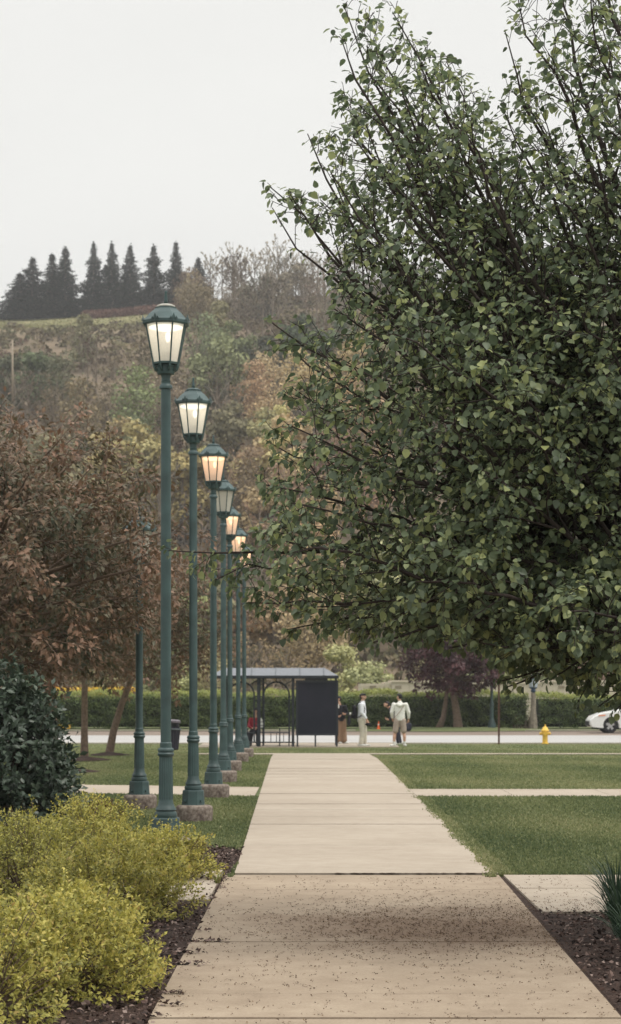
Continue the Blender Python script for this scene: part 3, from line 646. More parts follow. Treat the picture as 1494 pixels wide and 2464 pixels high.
lamps = [(399, 20.2, 'white', 1, 'nearest and tallest green lamp post, with painted cap sheen and yellow shrub at its foot'),
         (465, 25.8, 'white', 0, 'green lamp post with bright white light, second in the row by the path'),
         (513.5, 31.6, 'warm', 0, 'green lamp post with peach-coloured light, third in the row by the path'),
         (537.5, 37.0, 'dull', 0, 'green lamp post with unlit grey panes, fourth in the row by the path'),
         (553, 42.4, 'warm', 0, 'green lamp post with orange light, fifth in the row, head half hidden by the fourth'),
         (573, 47.9, 'warm', 0, 'green lamp post with orange light, sixth in the row, leaf sprays crossing its head'),
         (587.5, 53.0, 'warm', 0, 'farthest green lamp post of the row beside the path')]
LG = 'green lamp posts along the path'
protos = {}
for (x, d, lit, cp, lab) in lamps:
    zb = .20 + gz(d) * .8
    key = (lit, cp)
    if key not in protos:
        r = empty('lamp_post', (0, 0, 0), label=lab, cat='lamp post', group=LG); lamp_parts(r, lit, cp); protos[key] = r
    else: r = copy_tree(protos[key]); r['label'] = lab
    r.location = (wx(x, d), d, wz(HZ + .257 * 5.3 * F / d, d) if False else zb)
r = empty('lamp_post', (wx(335, 28.6), 28.6, .19), label='shorter green lamp post on the left lawn, its head hidden in the bronze crown', cat='lamp post', group='green lamp posts off the path')
lamp_parts(r, 'dull', 0, -1.35)
r = copy_tree(protos[('dull', 0)]); r.location = (wx(1183, 104.5), 104.5, -.24); r.scale = (1.42,) * 3
props(r, label='green lamp post across the road, between the purple tree and the rusty post', group='green lamp posts off the path')

# ------------------------------------------------------------------ hedges
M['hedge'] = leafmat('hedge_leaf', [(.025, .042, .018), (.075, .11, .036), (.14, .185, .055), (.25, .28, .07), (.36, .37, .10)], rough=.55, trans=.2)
M['hedge_core'] = plain('hedge_inside', (.02, .026, .015), 1, var=.3)
def hedge(x0, x1, y0, y1, z0, z1, seed, label, bare=None):
    rn = np.random.default_rng(seed); root = empty('hedge', ((x0 + x1) / 2, y0, z0), label=label, cat='hedge', group='clipped hedges across the road')
    n = int((x1 - x0) * 2600)
    u = rn.uniform(x0, x1, n); s = rn.random(n); H = z1 - z0; W = y1 - y0
    y = np.empty(n); z = np.empty(n)
    fr = s < .66
    q = rn.random(n)
    z[fr] = z0 + H * q[fr]; y[fr] = y0 + .35 * np.clip((q[fr] - .72) / .28, 0, 1) ** 2
    z[~fr] = z1 - .12 * rn.random((~fr).sum()) + .06 * np.sin(u[~fr] * 2.3); y[~fr] = y0 + .3 + (W - .3) * q[~fr]
    y += -.18 * (np.sin(u * 1.9 + 1) * .5 + np.sin(u * 4.3 + z * 3) * .3 + np.sin(z * 9 + u * 2.2) * .35)
    z += .07 * np.sin(u * 1.3 + seed) + .04 * np.sin(u * 5.1)
    z = np.where(fr & (z < z0 + .25) & (np.sin(u * 3.7) > .2), z + .3, z)
    P = np.c_[u, y, z] + rn.normal(0, .05, (n, 3))
    D = rnd_unit(rn, n); D[:, 1] -= .4; N = rnd_unit(rn, n) * .6; N[:, 2] += .7; N[:, 1] -= .5
    hgt = (P[:, 2] - z0) / H
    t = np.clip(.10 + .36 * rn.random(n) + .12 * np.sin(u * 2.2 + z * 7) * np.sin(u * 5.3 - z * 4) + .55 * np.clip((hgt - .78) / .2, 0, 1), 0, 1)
    f = link_mesh('foliage', leaf_mesh('foliage', P, D, N, rn.uniform(.06, .13, n), 'oval', t, M['hedge']), root); f.location = (-root.location[0], -root.location[1], -root.location[2])
    c = MB(); c.box(x0 + .1, x1 - .1, y0 + .28, y1 - .2, z0 + .1, z1 - .22); c = c.build('stems', M['hedge_core'], root); c.location = f.location
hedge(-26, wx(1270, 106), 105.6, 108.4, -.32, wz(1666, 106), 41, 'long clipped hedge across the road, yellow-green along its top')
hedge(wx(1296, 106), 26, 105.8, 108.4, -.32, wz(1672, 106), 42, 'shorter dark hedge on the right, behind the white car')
# bare twiggy plug and old stake in the gap
root = empty('dead_shrub', (wx(1272, 105), 105.6, -.32), label='bare brown dried shrub at the foot of the hedge gap', cat='shrub')
mb = MB(); rr = random.Random(8)
for i in range(90):
    x = rr.uniform(-.75, .25); mb.tube([(x, rr.uniform(-.2, .2), 0), (x + rr.uniform(-.1, .1), rr.uniform(-.2, .2), rr.uniform(.35, .75))], .012, 3)
mb.build('twigs', M['bark'], root)

# ------------------------------------------------------------------ wooded hillside
def far_leaf_mat(n, sp): return leafmat(n, [(.5, .5, .5), (.85, .85, .83), (1.05, 1.05, 1.02), (1.5, 1.42, 1.3)], rough=.8, trans=.15, objcol=True, spec=.1)
M['far'] = far_leaf_mat('far_foliage', 0)
def crown_proto(seed, h, rx, nblob, nleaf, size, clear, dens=1.0, rb=.42):
    rn = np.random.default_rng(seed); P = []; N = []; T = []
    bl = []
    for i in range(nblob):
        th = rn.uniform(0, 6.283); u = rn.uniform(-.85, 1); rr = math.sqrt(max(0, 1 - u * u)) * rn.uniform(.35, .85)
        bl.append((rr * rx * math.cos(th), rr * rx * math.sin(th), clear + (h - clear) * (.5 + .42 * u), rx * rb * rn.uniform(.7, 1.2)))
    for (bx, by, bz, br) in bl:
        k = nleaf // nblob; v = rnd_unit(rn, k); v[:, 2] = v[:, 2] * .8 + .1; rad = br * rn.uniform(.55, 1.1, k)[:, None]
        P.append(np.array([bx, by, bz]) + v * rad * np.array([1, 1, .85])); N.append(v + np.array([0, 0, .3])); T.append(np.clip(rn.normal(.5, .2, k), 0, 1))
    P = np.concatenate(P); N = np.concatenate(N); T = np.concatenate(T); n = len(P)
    me = leaf_mesh('crown', P, rnd_unit(rn, n), N + rnd_unit(rn, n) * .5, size * rn.uniform(.6, 1.3, n), 'quad', T, M['far'])
    return me, bl
def wood_proto(seed, h, clear, bl, r0):
    r = random.Random(seed); mb = MB(); mb.tube([(0, 0, -.5), (.1, 0, clear), (0, .1, h * .6), (.1, 0, h * .86)], [r0 * 1.2, r0, r0 * .6, r0 * .15], 6)
    for (bx, by, bz, br) in bl:
        z = r.uniform(clear, max(clear + .1, bz - .5)); mb.tube([(0, 0, z), (bx * .5, by * .5, (z + bz) / 2 + .3), (bx, by, bz)], [r0 * .4, r0 * .25, .03], 4)
    me = bpy.data.meshes.new('trunk'); me.from_pydata(mb.v, [], mb.f); me.materials.append(M['bark_grey']); return me
kinds = {'leafy': [], 'sparse': [], 'bare': []}
for i in range(5):
    me, bl = crown_proto(100 + i, 8.5, 3.3, 14, 2800, .30, 1.2); kinds['leafy'].append((me, wood_proto(i, 8.5, 1.4, bl, .16)))
for i in range(4):
    me, bl = crown_proto(200 + i, 9.5, 3.2, 20, 1500, .26, 1.6, rb=.5); kinds['sparse'].append((me, wood_proto(20 + i, 9.5, 1.6, bl, .15)))
def bare_proto(seed, h, budn):
    t = Tree(seed); c = dict(seg=.6, jit=.035, levels=3, step=[.7, .55, .5], bare=[.25, .2, 0], spread=[.6, .6, .7], len=[.42, .4, .4], rel=True, rmin=.022, lstart=.2, lstep=.55, lk=budn, lspread=.12, up=.35, bow=.05)
    t.w.tube([Vector((0, 0, -.4)), Vector((.1, 0, h * .35)), Vector((-.1, .1, h * .7)), Vector((0, 0, h))], [.17, .13, .07, .02], 5)
    for i in range(11):
        an = i * 2.4; z = h * (.3 + .5 * i / 11); l = h * .42 * (1.1 - .5 * i / 11)
        t.branch((0, 0, z), (l * .6 * math.cos(an), l * .6 * math.sin(an), z + l * .85), .065, .02, 0, c)
    n = len(t.P); rn = t.rn
    me = leaf_mesh('crown', np.array([tuple(p) for p in t.P]), rnd_unit(rn, n), rnd_unit(rn, n), rn.uniform(.08, .2, n), 'quad', rn.random(n), M['far'])
    tw = bpy.data.meshes.new('trunk'); tw.from_pydata(t.w.v, [], t.w.f); tw.materials.append(M['bark_grey']); return me, tw
for i in range(4): kinds['bare'].append(bare_proto(300 + i, 10.5, 1 + i % 2))
anchors = [(90, 880, (95, 105, 76), 'leafy'), (200, 800, (118, 92, 78), 'sparse'), (350, 850, (96, 86, 70), 'sparse'), (250, 900, (102, 90, 72), 'bare'), (520, 850, (112, 117, 82), 'leafy'), (610, 780, (88, 80, 72), 'bare'),
 (650, 860, (72, 80, 64), 'leafy'), (440, 950, (116, 100, 78), 'sparse'), (60, 960, (96, 86, 68), 'bare'), (200, 1000, (102, 93, 74), 'sparse'), (330, 1050, (106, 110, 78), 'leafy'), (330, 1150, (136, 122, 76), 'leafy'),
 (450, 1150, (132, 117, 72), 'leafy'), (560, 1000, (96, 90, 74), 'bare'), (640, 950, (150, 124, 92), 'sparse'), (660, 1070, (156, 140, 92), 'leafy'), (720, 1000, (150, 124, 88), 'sparse'), (600, 1200, (126, 106, 78), 'sparse'),
 (450, 1330, (90, 80, 74), 'bare'), (700, 1250, (140, 116, 88), 'sparse'), (560, 1400, (112, 92, 76), 'bare'), (620, 1500, (142, 116, 92), 'bare'), (720, 1560, (146, 124, 92), 'sparse'), (850, 1570, (145, 144, 94), 'leafy'),
 (450, 1560, (132, 126, 82), 'leafy'), (1000, 1550, (140, 140, 92), 'leafy'), (1100, 1000, (120, 105, 88), 'sparse'), (700, 700, (106, 96, 84), 'bare'), (380, 720, (105, 90, 70), 'sparse'), (130, 1100, (110, 96, 70), 'sparse'), (1200, 1300, (110, 100, 80), 'sparse')]
words = {'leafy': 'leafy round-crowned', 'sparse': 'budding', 'bare': 'bare grey-branched'}
def colname(c):
    r_, g_, b_ = c
    if g_ >= r_ - 2: return 'green' if r_ < 120 else 'yellow-green'
    if r_ > 135: return 'tan' if g_ < 130 else 'yellow-tan'
    if g_ > r_ - 12 and r_ > 110: return 'olive'
    return 'brown'
rr = random.Random(77); placed = []
def far_tree(x, y, sc, kind, rgb, label, group, name, idx=None):
    me, tw = kinds[kind][rr.randrange(len(kinds[kind])) if idx is None else idx]
    T = empty(name, (x, y, hz(x, y) - .2), rr.uniform(0, 6.28), label=label, cat='tree', group=group)
    T.scale = (sc * rr.uniform(.9, 1.15), sc * rr.uniform(.9, 1.15), sc * rr.uniform(.85, 1.15))
    c = lin(*rgb); g = 1.6; l_ = .3 * c[0] + .6 * c[1] + .1 * c[2]; c = tuple(v * .68 + l_ * .32 * q_ for v, q_ in zip(c, (1.03, 1.03, .80)))
    a = link_mesh('crown', me, T); a.color = (c[0] * g, c[1] * g, c[2] * g, 1)
    link_mesh('trunk', tw, T); return T
cnt = 0; tries = 0
while cnt < 275 and tries < 20000:
    tries += 1
    y = 152 + 285 * rr.random() ** .8; x = rr.uniform(-.185, .2) * y
    pxx = CX + x / y * F; top = HZ - (hz(x, y) + 7 - CH) / y * F; mid = HZ - (hz(x, y) + 4 - CH) / y * F
    if pxx > 1000 and rr.random() < .55: continue
    if meadow(x, y) > .25: continue
    if pxx < 450 and top < 806: continue
    md = 4.6 + .004 * (y - 150)
    if any((x - a) ** 2 + (y - b) ** 2 < md * md for a, b in placed): continue
    an = min(anchors, key=lambda A: (A[0] - pxx) ** 2 + 1.3 * (A[1] - mid) ** 2)
    placed.append((x, y)); cnt += 1
    k = an[3] if rr.random() < .75 else rr.choice(['leafy', 'sparse', 'bare'])
    j = rr.uniform(.82, 1.15); c = tuple(min(255, v * j + rr.uniform(-7, 7)) for v in an[2])
    sc = rr.uniform(.65, 1.15) * (.8 if mid < 900 and pxx < 450 else 1)
    cn = colname(an[2])
    vz_ = 'at the foot of the hill' if mid > 1400 else 'on the lower slope' if mid > 1150 else 'on the middle slope' if mid > 930 else 'high on the slope'
    hz_ = 'left of the nearest lamp post' if pxx < 390 else 'between the lamp posts' if pxx < 600 else 'right of the lamps' if pxx < 800 else 'behind the pear'
    far_tree(x, y, sc, k, c, f'{words[k]} {cn} tree {vz_}, {hz_}', f'{words[k]} {cn} trees {vz_}, {hz_}', 'hillside_tree')
print('hill trees', cnt)
# singled-out trees
def px_tree(px, D, sc, kind, rgb, label, name='hillside_tree', idx=None, group=None): return far_tree(wx(px, D), D, sc, kind, rgb, label, group, name, idx)
px_tree(525, 285, 1.25, 'leafy', (118, 124, 86), 'large pale green domed tree on the slope between the first two lamp heads', idx=0)
px_tree(95, 290, 1.1, 'leafy', (88, 100, 70), 'green rounded tree high on the left of the slope', idx=1)
px_tree(650, 225, 1.3, 'leafy', (160, 145, 92), 'big yellow-tan rounded tree on the slope right of the second lamp', idx=2)
px_tree(820, 143, .62, 'leafy', (150, 148, 96), 'yellow-green bushy tree behind the bus shelter roof', idx=3)
px_tree(905, 139, .6, 'leafy', (142, 144, 98), 'pale yellow-green bushy tree just above the pale building', idx=4)
px_tree(690, 141, .6, 'bare', (140, 118, 92), 'tangled bare tan tree directly above the bus shelter', idx=1)
px_tree(600, 143, .62, 'bare', (140, 116, 90), 'tangled bare tan tree above the left end of the bus shelter', idx=2)
px_tree(440, 142, .55, 'leafy', (140, 142, 90), 'low yellow-green tree seen between the two nearest lamp posts', idx=0)
px_tree(520, 141, .5, 'sparse', (140, 128, 92), 'low budding tan tree behind the third lamp post', idx=0)
px_tree(360, 142, .5, 'leafy', (118, 122, 78), 'low green tree behind the hedge, left of the nearest lamp post', idx=1)
px_tree(1040, 141, .6, 'sparse', (140, 132, 96), 'budding tan tree behind the purple tree', idx=1)
px_tree(250, 143, .5, 'sparse', (125, 118, 80), 'low budding tree behind the hedge under the bronze crowns', idx=2)
px_tree(60, 143, .55, 'leafy', (110, 118, 78), 'low green tree behind the hedge at the far left', idx=3)
px_tree(1180, 142, .6, 'leafy', (120, 124, 84), 'low green tree behind the lamp post across the road', idx=2)
px_tree(1320, 142, .62, 'leafy', (110, 120, 78), 'low green tree behind the right-hand hedge', idx=1)
for (px_, D_, sc_, c_, lab_) in [(700, 235, 1.2, (165, 140, 100), 'large tan rounded tree on the slope at the left edge of the big pear crown'), (610, 205, 1.0, (140, 118, 84), 'tan-brown rounded tree behind the fifth lamp head'), (720, 190, 1.05, (160, 130, 98), 'orange-tan rounded tree seen through the left edge of the pear crown'), (330, 230, 1.15, (146, 132, 80), 'big olive-yellow rounded tree left of the nearest lamp pole, mid slope'),
    (440, 215, 1.1, (142, 126, 76), 'olive-yellow rounded tree between the poles of the two nearest lamps'), (250, 215, 1.0, (120, 112, 76), 'olive rounded tree just above the bronze crabapple crown'), (660, 165, .85, (150, 124, 94), 'tan rounded tree at the hill foot above the shelter roof'), (560, 250, 1.0, (110, 104, 80), 'dull green rounded tree above the third lamp head'), (200, 320, .9, (112, 108, 80), 'dull green tree high on the slope left of the nearest lamp')]:
    px_tree(px_, D_, sc_, 'leafy', c_, lab_)
# bare trees on the skyline
k = 0
for x in [505, 535, 560, 580, 612, 640, 668, 700, 725, 752, 780, 805, 840, 900, 960, 1040, 1120, 1200, 1300, 1400]:
    D = rr.uniform(432, 462); far_tree(wx(x, D), D, rr.uniform(.85, 1.2), 'bare', (140, 124, 100), 'tall bare leafless tree standing on the right part of the ridge', 'bare trees along the skyline', 'bare_tree')
for x in [430, 455, 500, 545, 595, 635, 680, 730, 770, 820, 900, 1000]:
    D = rr.uniform(408, 432); far_tree(wx(x, D), D, rr.uniform(.45, .65), 'sparse', (122, 106, 88), 'low budding brown tree just below the bare trees on the ridge', 'budding trees below the skyline', 'budding_tree')
# spruces on the ridge
M['spruce'] = leafmat('spruce_needles', [(.010, .017, .014), (.022, .032, .024), (.04, .052, .036)], rough=.8, trans=.1, spec=.1)
def spruce_proto(seed, h, rb):
    rn = np.random.default_rng(seed); P = []; D = []; mb = MB(); mb.tube([(0, 0, -.3), (0, 0, h * .97)], [.2, .03], 5)
    z = .25
    while z < h - .15:
        t = z / h; rad = rb * (1 - t) ** .98 * rn.uniform(.6, 1.2) * (1 + .15 * math.sin(z * 2.1 + seed)); nb = int(7 + 14 * (1 - t)); a0 = rn.uniform(0, 6.28)
        for k in range(nb):
            a = a0 + 6.283 * k / nb + rn.normal(0, .12); L_ = rad * rn.uniform(.5, 1.25); e = np.array([math.cos(a), math.sin(a), 0])
            m_ = max(3, int(L_ / .11))
            mb.tube([(0, 0, z), (e[0] * L_, e[1] * L_, z - .12 * L_)], [.03, .01], 3, cap=False)
            for q in range(m_):
                f = ((q + .5) / m_) ** .6; c = np.array([0, 0, z]) + e * L_ * f + np.array([0, 0, -.28 * L_ * f + .16 * L_ * f * f])
                for _ in range(3): P.append(c + rn.normal(0, .07 + .05 * (1 - t), 3)); D.append(e + rn.normal(0, .55, 3) - np.array([0, 0, .35]))
        z += .46 * (1 - .3 * t)
    for _ in range(16): P.append(np.array([0, 0, h - rn.uniform(0, .7)]) + rn.normal(0, .04, 3)); D.append(rn.normal(0, .4, 3) + np.array([0, 0, .6]))
    n = len(P); me = leaf_mesh('crown', P, D, rnd_unit(rn, n) * .7 + np.array([0, 0, .7]), rn.uniform(.18, .34, n), 'oval', rn.random(n), M['spruce'])
    tw = bpy.data.meshes.new('trunk'); tw.from_pydata(mb.v, [], mb.f); tw.materials.append(M['bark_grey']); return me, tw
sp = [spruce_proto(i, 12, 2.9) for i in range(6)]
spr = [(48, 735, 655, 1.5, 'low broad dark spruce at the far left end of the ridge row'), (78, 733, 618, 1.35, 'dark spruce second from the left in the ridge row'), (125, 728, 608, 1.2, 'dark spruce third from the left, touching its taller neighbour'), (157, 722, 593, 1.25, 'tall spruce just left of the gap in the ridge row'),
       (225, 721, 582, 1.0, 'tall slim spruce just right of the gap in the ridge row'), (269, 719, 582, .95, 'slim spruce second to the right of the gap in the ridge row'), (313, 718, 588, 1.1, 'bushy spruce in the middle of the right ridge group'), (370, 716, 588, 1.05, 'spruce standing apart left of the spruce above the nearest lamp'), (423, 716, 580, .95, 'tall narrow spruce rising right above the nearest lamp head'), (477, 716, 618, 1.0, 'short spruce at the right end of the ridge row')]
for i, (x, yb, yt, wf, lab) in enumerate(spr):
    D = 440; X = wx(x, D); z0 = hz(X, D); h = wz(yt, D) - z0
    T = empty('spruce_tree', (X, D, z0 - .3), i * 1.3, label=lab, cat='tree', group='spruces along the ridge')
    T.scale = (1.6 * wf, 1.5 * wf, h / 12 * 1.02); link_mesh('crown', sp[i % 6][0], T); link_mesh('trunk', sp[i % 6][1], T)
# underbrush
M['brush'] = leafmat('hill_brush', [(.14, .095, .07), (.17, .13, .085), (.12, .12, .07), (.21, .17, .10), (.10, .08, .065), (.22, .20, .115)], rough=.9, trans=.1, spec=.05)
rn = np.random.default_rng(9); n = 5200
by = 148 + 290 * rn.random(n) ** .8; bx = rn.uniform(-.19, .2, n) * by; keep = np.array([meadow(a, b) < .45 for a, b in zip(bx, by)]); bx = bx[keep]; by = by[keep]
k = 26; cx = np.repeat(bx, k); cy = np.repeat(by, k); rad = np.repeat(rn.uniform(.5, 1.5, len(bx)), k); v = rnd_unit(rn, len(cx)); v[:, 2] = np.abs(v[:, 2])
cz = np.repeat(np.array([hz(a, b) for a, b in zip(bx, by)]), k)
P = np.c_[cx, cy, cz] + v * rad[:, None]; tb = np.repeat(np.clip(.5 + .3 * np.sin(bx * .11 + by * .05) + rn.normal(0, .22, len(bx)), 0, 1), k)
link_mesh('hillside_brush', leaf_mesh('hillside_brush', P, rnd_unit(rn, len(P)), v + rnd_unit(rn, len(P)) * .5, rn.uniform(.25, .5, len(P)), 'quad', tb, M['brush']), kind='stuff', label='low brown and olive brush covering the hillside under the trees', cat='brush')
n = 16000; gx = rn.uniform(-85, -20, n); gyy = rn.uniform(358, 452, n); gzv = np.array([hz(a, b) for a, b in zip(gx, gyy)])
kk = np.array([meadow(a, b) > .3 for a, b in zip(gx, gyy)]); P = np.c_[gx, gyy, gzv][kk]; n = len(P); d = rnd_unit(rn, n); d[:, 2] = 1.2
M['meadow'] = leafmat('meadow_grass', [(.17, .175, .085), (.22, .22, .11), (.27, .23, .13)], trans=.1, spec=.05)
link_mesh('meadow_grass', leaf_mesh('meadow_grass', P, d, rnd_unit(rn, n), rn.uniform(.15, .4, n), 'tri', rn.random(n), M['meadow']), kind='stuff', label='pale green meadow grass on top of the hill', cat='grass')
# reddish brush line along the ridge under the spruces
n = 7000; gx = rn.uniform(wx(200, 436), wx(470, 436), n); gyy = rn.uniform(431, 437, n); P = np.c_[gx, gyy, [hz(a, b) + c for a, b, c in zip(gx, gyy, rn.random(n) ** 1.3 * 1.5)]]
M['redbrush'] = leafmat('ridge_brush', [(.10, .05, .04), (.17, .09, .07), (.2, .13, .1)], trans=.1, spec=.05)
link_mesh('ridge_brush', leaf_mesh('ridge_brush', P, rnd_unit(rn, n), rnd_unit(rn, n), rn.uniform(.15, .4, n), 'quad', rn.random(n), M['redbrush']), kind='stuff', label='reddish brown brush strip below the ridge spruces', cat='brush')
# pale pole among the trees at far left
mb = MB(); mb.tube([(0, 0, -.5), (0, 0, 6.6)], [.13, .1], 8); o = mb.build('utility_pole', plain('pale_wood', (.30, .25, .19), .9), smooth=True)
X = wx(30, 270); o.location = (X, 240, hz(X, 240)); o.location = (wx(30, 240), 240, wz(955, 240)); props(o, label='pale wooden pole among the trees at the far left of the hillside', cat='pole')

# ------------------------------------------------------------------ shrubs by the path
def shrub(name, loc, rx, ry, h, n, size, mat, kind, seed, label, cat, group=None, twigs=True, hollow=.5, spray=.034, tb=(0, 1), barkm=None):
    rn = np.random.default_rng(seed); T = empty(name, loc, label=label, cat=cat, group=group)
    ns = int(n / 9 * (1.75 if size < .033 else 1.35))                       # short leafy shoots over a lumpy dome
    v = rnd_unit(rn, ns); v[:, 2] = np.abs(v[:, 2]) * 1.0
    v[:, 2] += 0; th = np.arctan2(v[:, 1], v[:, 0]); el = np.arcsin(np.clip(v[:, 2], 0, 1))
    lump = 1 + .10 * np.sin(3 * th + seed) * np.cos(el) + .13 * np.sin(7 * th + 4 * el + seed) * np.sin(6 * el + 2 * th + 1) + .10 * np.sin(11 * el + 5 * th) * np.sin(9 * th + seed)
    if n > 4000:                      # hollows between the leafy masses
        kp = (np.sin(5 * th + 3 * el + seed) * np.sin(6 * el - 2 * th + seed * 2) + .45 * np.sin(13 * th + 9 * el)) < rn.uniform(.1, .6, ns); v = v[kp]; th = th[kp]; el = el[kp]; lump = lump[kp]; ns = len(v)
    rad = (1 - hollow * rn.random(ns) ** 2.2) * lump
    C = v * rad[:, None] * np.array([rx, ry, h]); C[:, 2] += .02
    Dn = v * np.array([1 / rx, 1 / ry, 1 / h]); Dn /= np.linalg.norm(Dn, axis=1, keepdims=True); Dn = Dn * .7 + rnd_unit(rn, ns) * .4; Dn[:, 2] += .45; Dn /= np.linalg.norm(Dn, axis=1, keepdims=True)
    k = 9; ln = np.repeat(rn.uniform(.6, 1.7, ns) * spray, k); s = np.tile(np.linspace(-1, 1, k), ns); P = np.repeat(C, k, 0) + np.repeat(Dn, k, 0) * (s * ln)[:, None]
    o = rnd_unit(rn, ns * k); D = o * .9 + np.repeat(Dn, k, 0) * (.45 + .5 * (s[:, None] > .8)); P += o * .25 * size
    N = np.repeat(Dn, k, 0) * .9 + rnd_unit(rn, ns * k) * .5; N[:, 2] += .3
    t = np.clip(tb[0] + (tb[1] - tb[0]) * (.45 * rn.random(ns * k) + .35 * np.repeat(rn.random(ns), k) + .2 * np.tile(np.linspace(0, 1, k), ns)), 0, 1)
    P[:, 2] = np.maximum(P[:, 2], .01)
    link_mesh('foliage', leaf_mesh('foliage', P, D, N, size * rn.uniform(.6, 1.2, ns * k), kind, t, mat), T)
    mb = MB(); r = random.Random(seed)
    for i in range(0, ns, max(1, ns // 140)):
        c = Vector(C[i]); mid = c * .5 + Vector((r.gauss(0, .03), r.gauss(0, .03), -.03)); mb.tube([Vector((c.x * .15, c.y * .15, 0)), mid, c, c + Vector(Dn[i]) * spray], [.006, .004, .0028, .0015], 3, cap=False)
    mb.build('stems', barkm or M['bark'], T); return T
M['spirea'] = leafmat('spirea_leaf', [(.080, .098, .035), (.19, .188, .052), (.385, .365, .085), (.57, .495, .125), (.40, .27, .11)], rough=.5, trans=.35)
SG = 'yellow-green spirea bushes in the left bed'
# distance, centre x, radii, height
shrub('spirea_bush', (wx(215, 18.6), 18.6, 0), .60, .75, .60, 15000, .031, M['spirea'], 'oval', 51, 'yellow-green bush at the back of the bed, left of the nearest lamp foot', 'shrub', SG)
shrub('spirea_bush', (wx(400, 18.1), 17.7, 0), .40, .6, .40, 10500, .031, M['spirea'], 'oval', 52, 'yellow-green bush crowding the foot of the nearest lamp post', 'shrub', SG)
shrub('spirea_bush', (wx(265, 15.1), 15.1, 0), .56, .9, .52, 17500, .031, M['spirea'], 'oval', 53, 'widest yellow-green bush in the middle of the left bed', 'shrub', SG)
shrub('spirea_bush', (wx(60, 16.2), 16.2, 0), .52, .7, .60, 11000, .031, M['spirea'], 'oval', 56, 'yellow-green bush at the left edge of the frame in the middle of the bed', 'shrub', SG, tb=(0, .8))
shrub('spirea_bush', (wx(150, 11.35), 11.35, 0), .54, .85, .50, 17500, .031, M['spirea'], 'oval', 54, 'nearest yellow-green bush in the bottom left corner', 'shrub', SG)
shrub('spirea_bush', (wx(-60, 10.6), 10.4, 0), .55, .8, .54, 9000, .031, M['spirea'], 'oval', 55, 'yellow-green bush cut off by the bottom left corner of the frame', 'shrub', SG)
M['viburnum'] = leafmat('viburnum_leaf', [(.018, .030, .022), (.035, .055, .036), (.055, .082, .052), (.09, .12, .075)], rough=.4, trans=.2, spec=.5)
shrub('viburnum_bush', (wx(-5, 24.3), 24.3, 0), .88, .95, 1.72, 17000, .10, M['viburnum'], 'oval', 61, 'big dark blue-green shrub taller than the yellow bushes at the left edge', 'shrub', spray=.14, hollow=.25)
M['barberry'] = leafmat('barberry_leaf', [(.05, .02, .015), (.10, .04, .025), (.16, .07, .04)], trans=.2)
shrub('low_rusty_shrub', (wx(240, 26.2), 26.0, 0), .28, .4, .22, 2500, .03, M['barberry'], 'oval', 62, 'low rusty red shrub on the bed edge behind the yellow bushes', 'shrub', spray=.03)
M['ambershrub'] = leafmat('amber_shrub_leaf', [(.03, .03, .015), (.08, .06, .025), (.16, .10, .04)], trans=.2)
shrub('amber_shrub', (wx(10, 18.5), 19.4, 0), .35, .4, .42, 4500, .026, M['ambershrub'], 'oval', 63, 'dark amber-leaved small shrub at the left edge above the yellow bushes', 'shrub', spray=.03)
shrub('low_rusty_shrub', (wx(466, 20.3), 20.6, 0), .09, .12, .12, 600, .022, M['barberry'], 'oval', 64, 'tiny rusty red shrub in the mulch beside the nearest lamp post', 'shrub', spray=.02)
def tuft(name, loc, n, L_, mat, seed, label, cat, group, spread=.6, w=.012, base=.06):
    rn = random.Random(seed); mb = MB(); vs = []; fs = []
    for i in range(n):
        a = rn.uniform(0, 6.283); d = Vector((math.cos(a), math.sin(a), 0)); sp = rn.random() ** .6 * spread; l = L_ * rn.uniform(.6, 1.15); p = d * base * rn.random(); side = Vector((-d.y, d.x, 0)); side.rotate(Quaternion((0, 0, 1), rn.uniform(-.5, .5)))
        pts = []
        for q in range(6):
            t = q / 5; e = sp * (1.2 * t + .3); pts.append(p.copy()); p = p + (d * math.sin(min(2.3, e * 1.35 * t + sp * .4)) + Vector((0, 0, math.cos(min(2.3, e * 1.35 * t + sp * .4))))) * l / 5
        b = len(vs)
        for q, c in enumerate(pts):
            ww = w * (1 - (q / 5) ** 2 * .95) * .5; vs += [c - side * ww, c + side * ww]
        fs += [(b + 2 * q, b + 2 * q + 1, b + 2 * q + 3, b + 2 * q + 2) for q in range(5)]
    mb.add(vs, fs); o = mb.build(name, mat, label=label, cat=cat, group=group); o.location = loc; me = o.data
    at = me.attributes.new('tint', 'FLOAT', 'POINT'); r2 = np.random.default_rng(seed); at.data.foreach_set('value', np.repeat(r2.random(n), 12).astype(np.float32)); return o
M['daylily'] = leafmat('daylily_leaf', [(.02, .042, .028), (.035, .07, .04), (.06, .10, .05)], rough=.45, trans=.25, spec=.45)
DG = 'strap-leaved plants in the right bed'
tuft('daylily_plant', (2.2, 14.9, 0), 200, .48, M['daylily'], 1, 'dark green strap-leaved plant farthest up the right edge, beside the cross path', 'plant', DG, 1.0)
tuft('daylily_plant', (2.06, 13.7, 0), 200, .44, M['daylily'], 2, 'middle strap-leaved plant of the clump at the right edge', 'plant', DG, 1.05)
tuft('daylily_plant', (1.96, 12.5, 0), 200, .43, M['daylily'], 3, 'nearest strap-leaved plant at the lower right edge', 'plant', DG, 1.1)
M['finegrass'] = leafmat('fine_grass', [(.025, .045, .03), (.045, .07, .045), (.07, .09, .05)], trans=.2)
FG = 'fine grass tufts in the left bed'
tuft('grass_tuft', (wx(35, 22.2), 21.6, 0), 420, .36, M['finegrass'], 5, 'round fine-bladed grass tuft at the left edge under the big dark shrub', 'grass tuft', FG, .9, .006, .16)
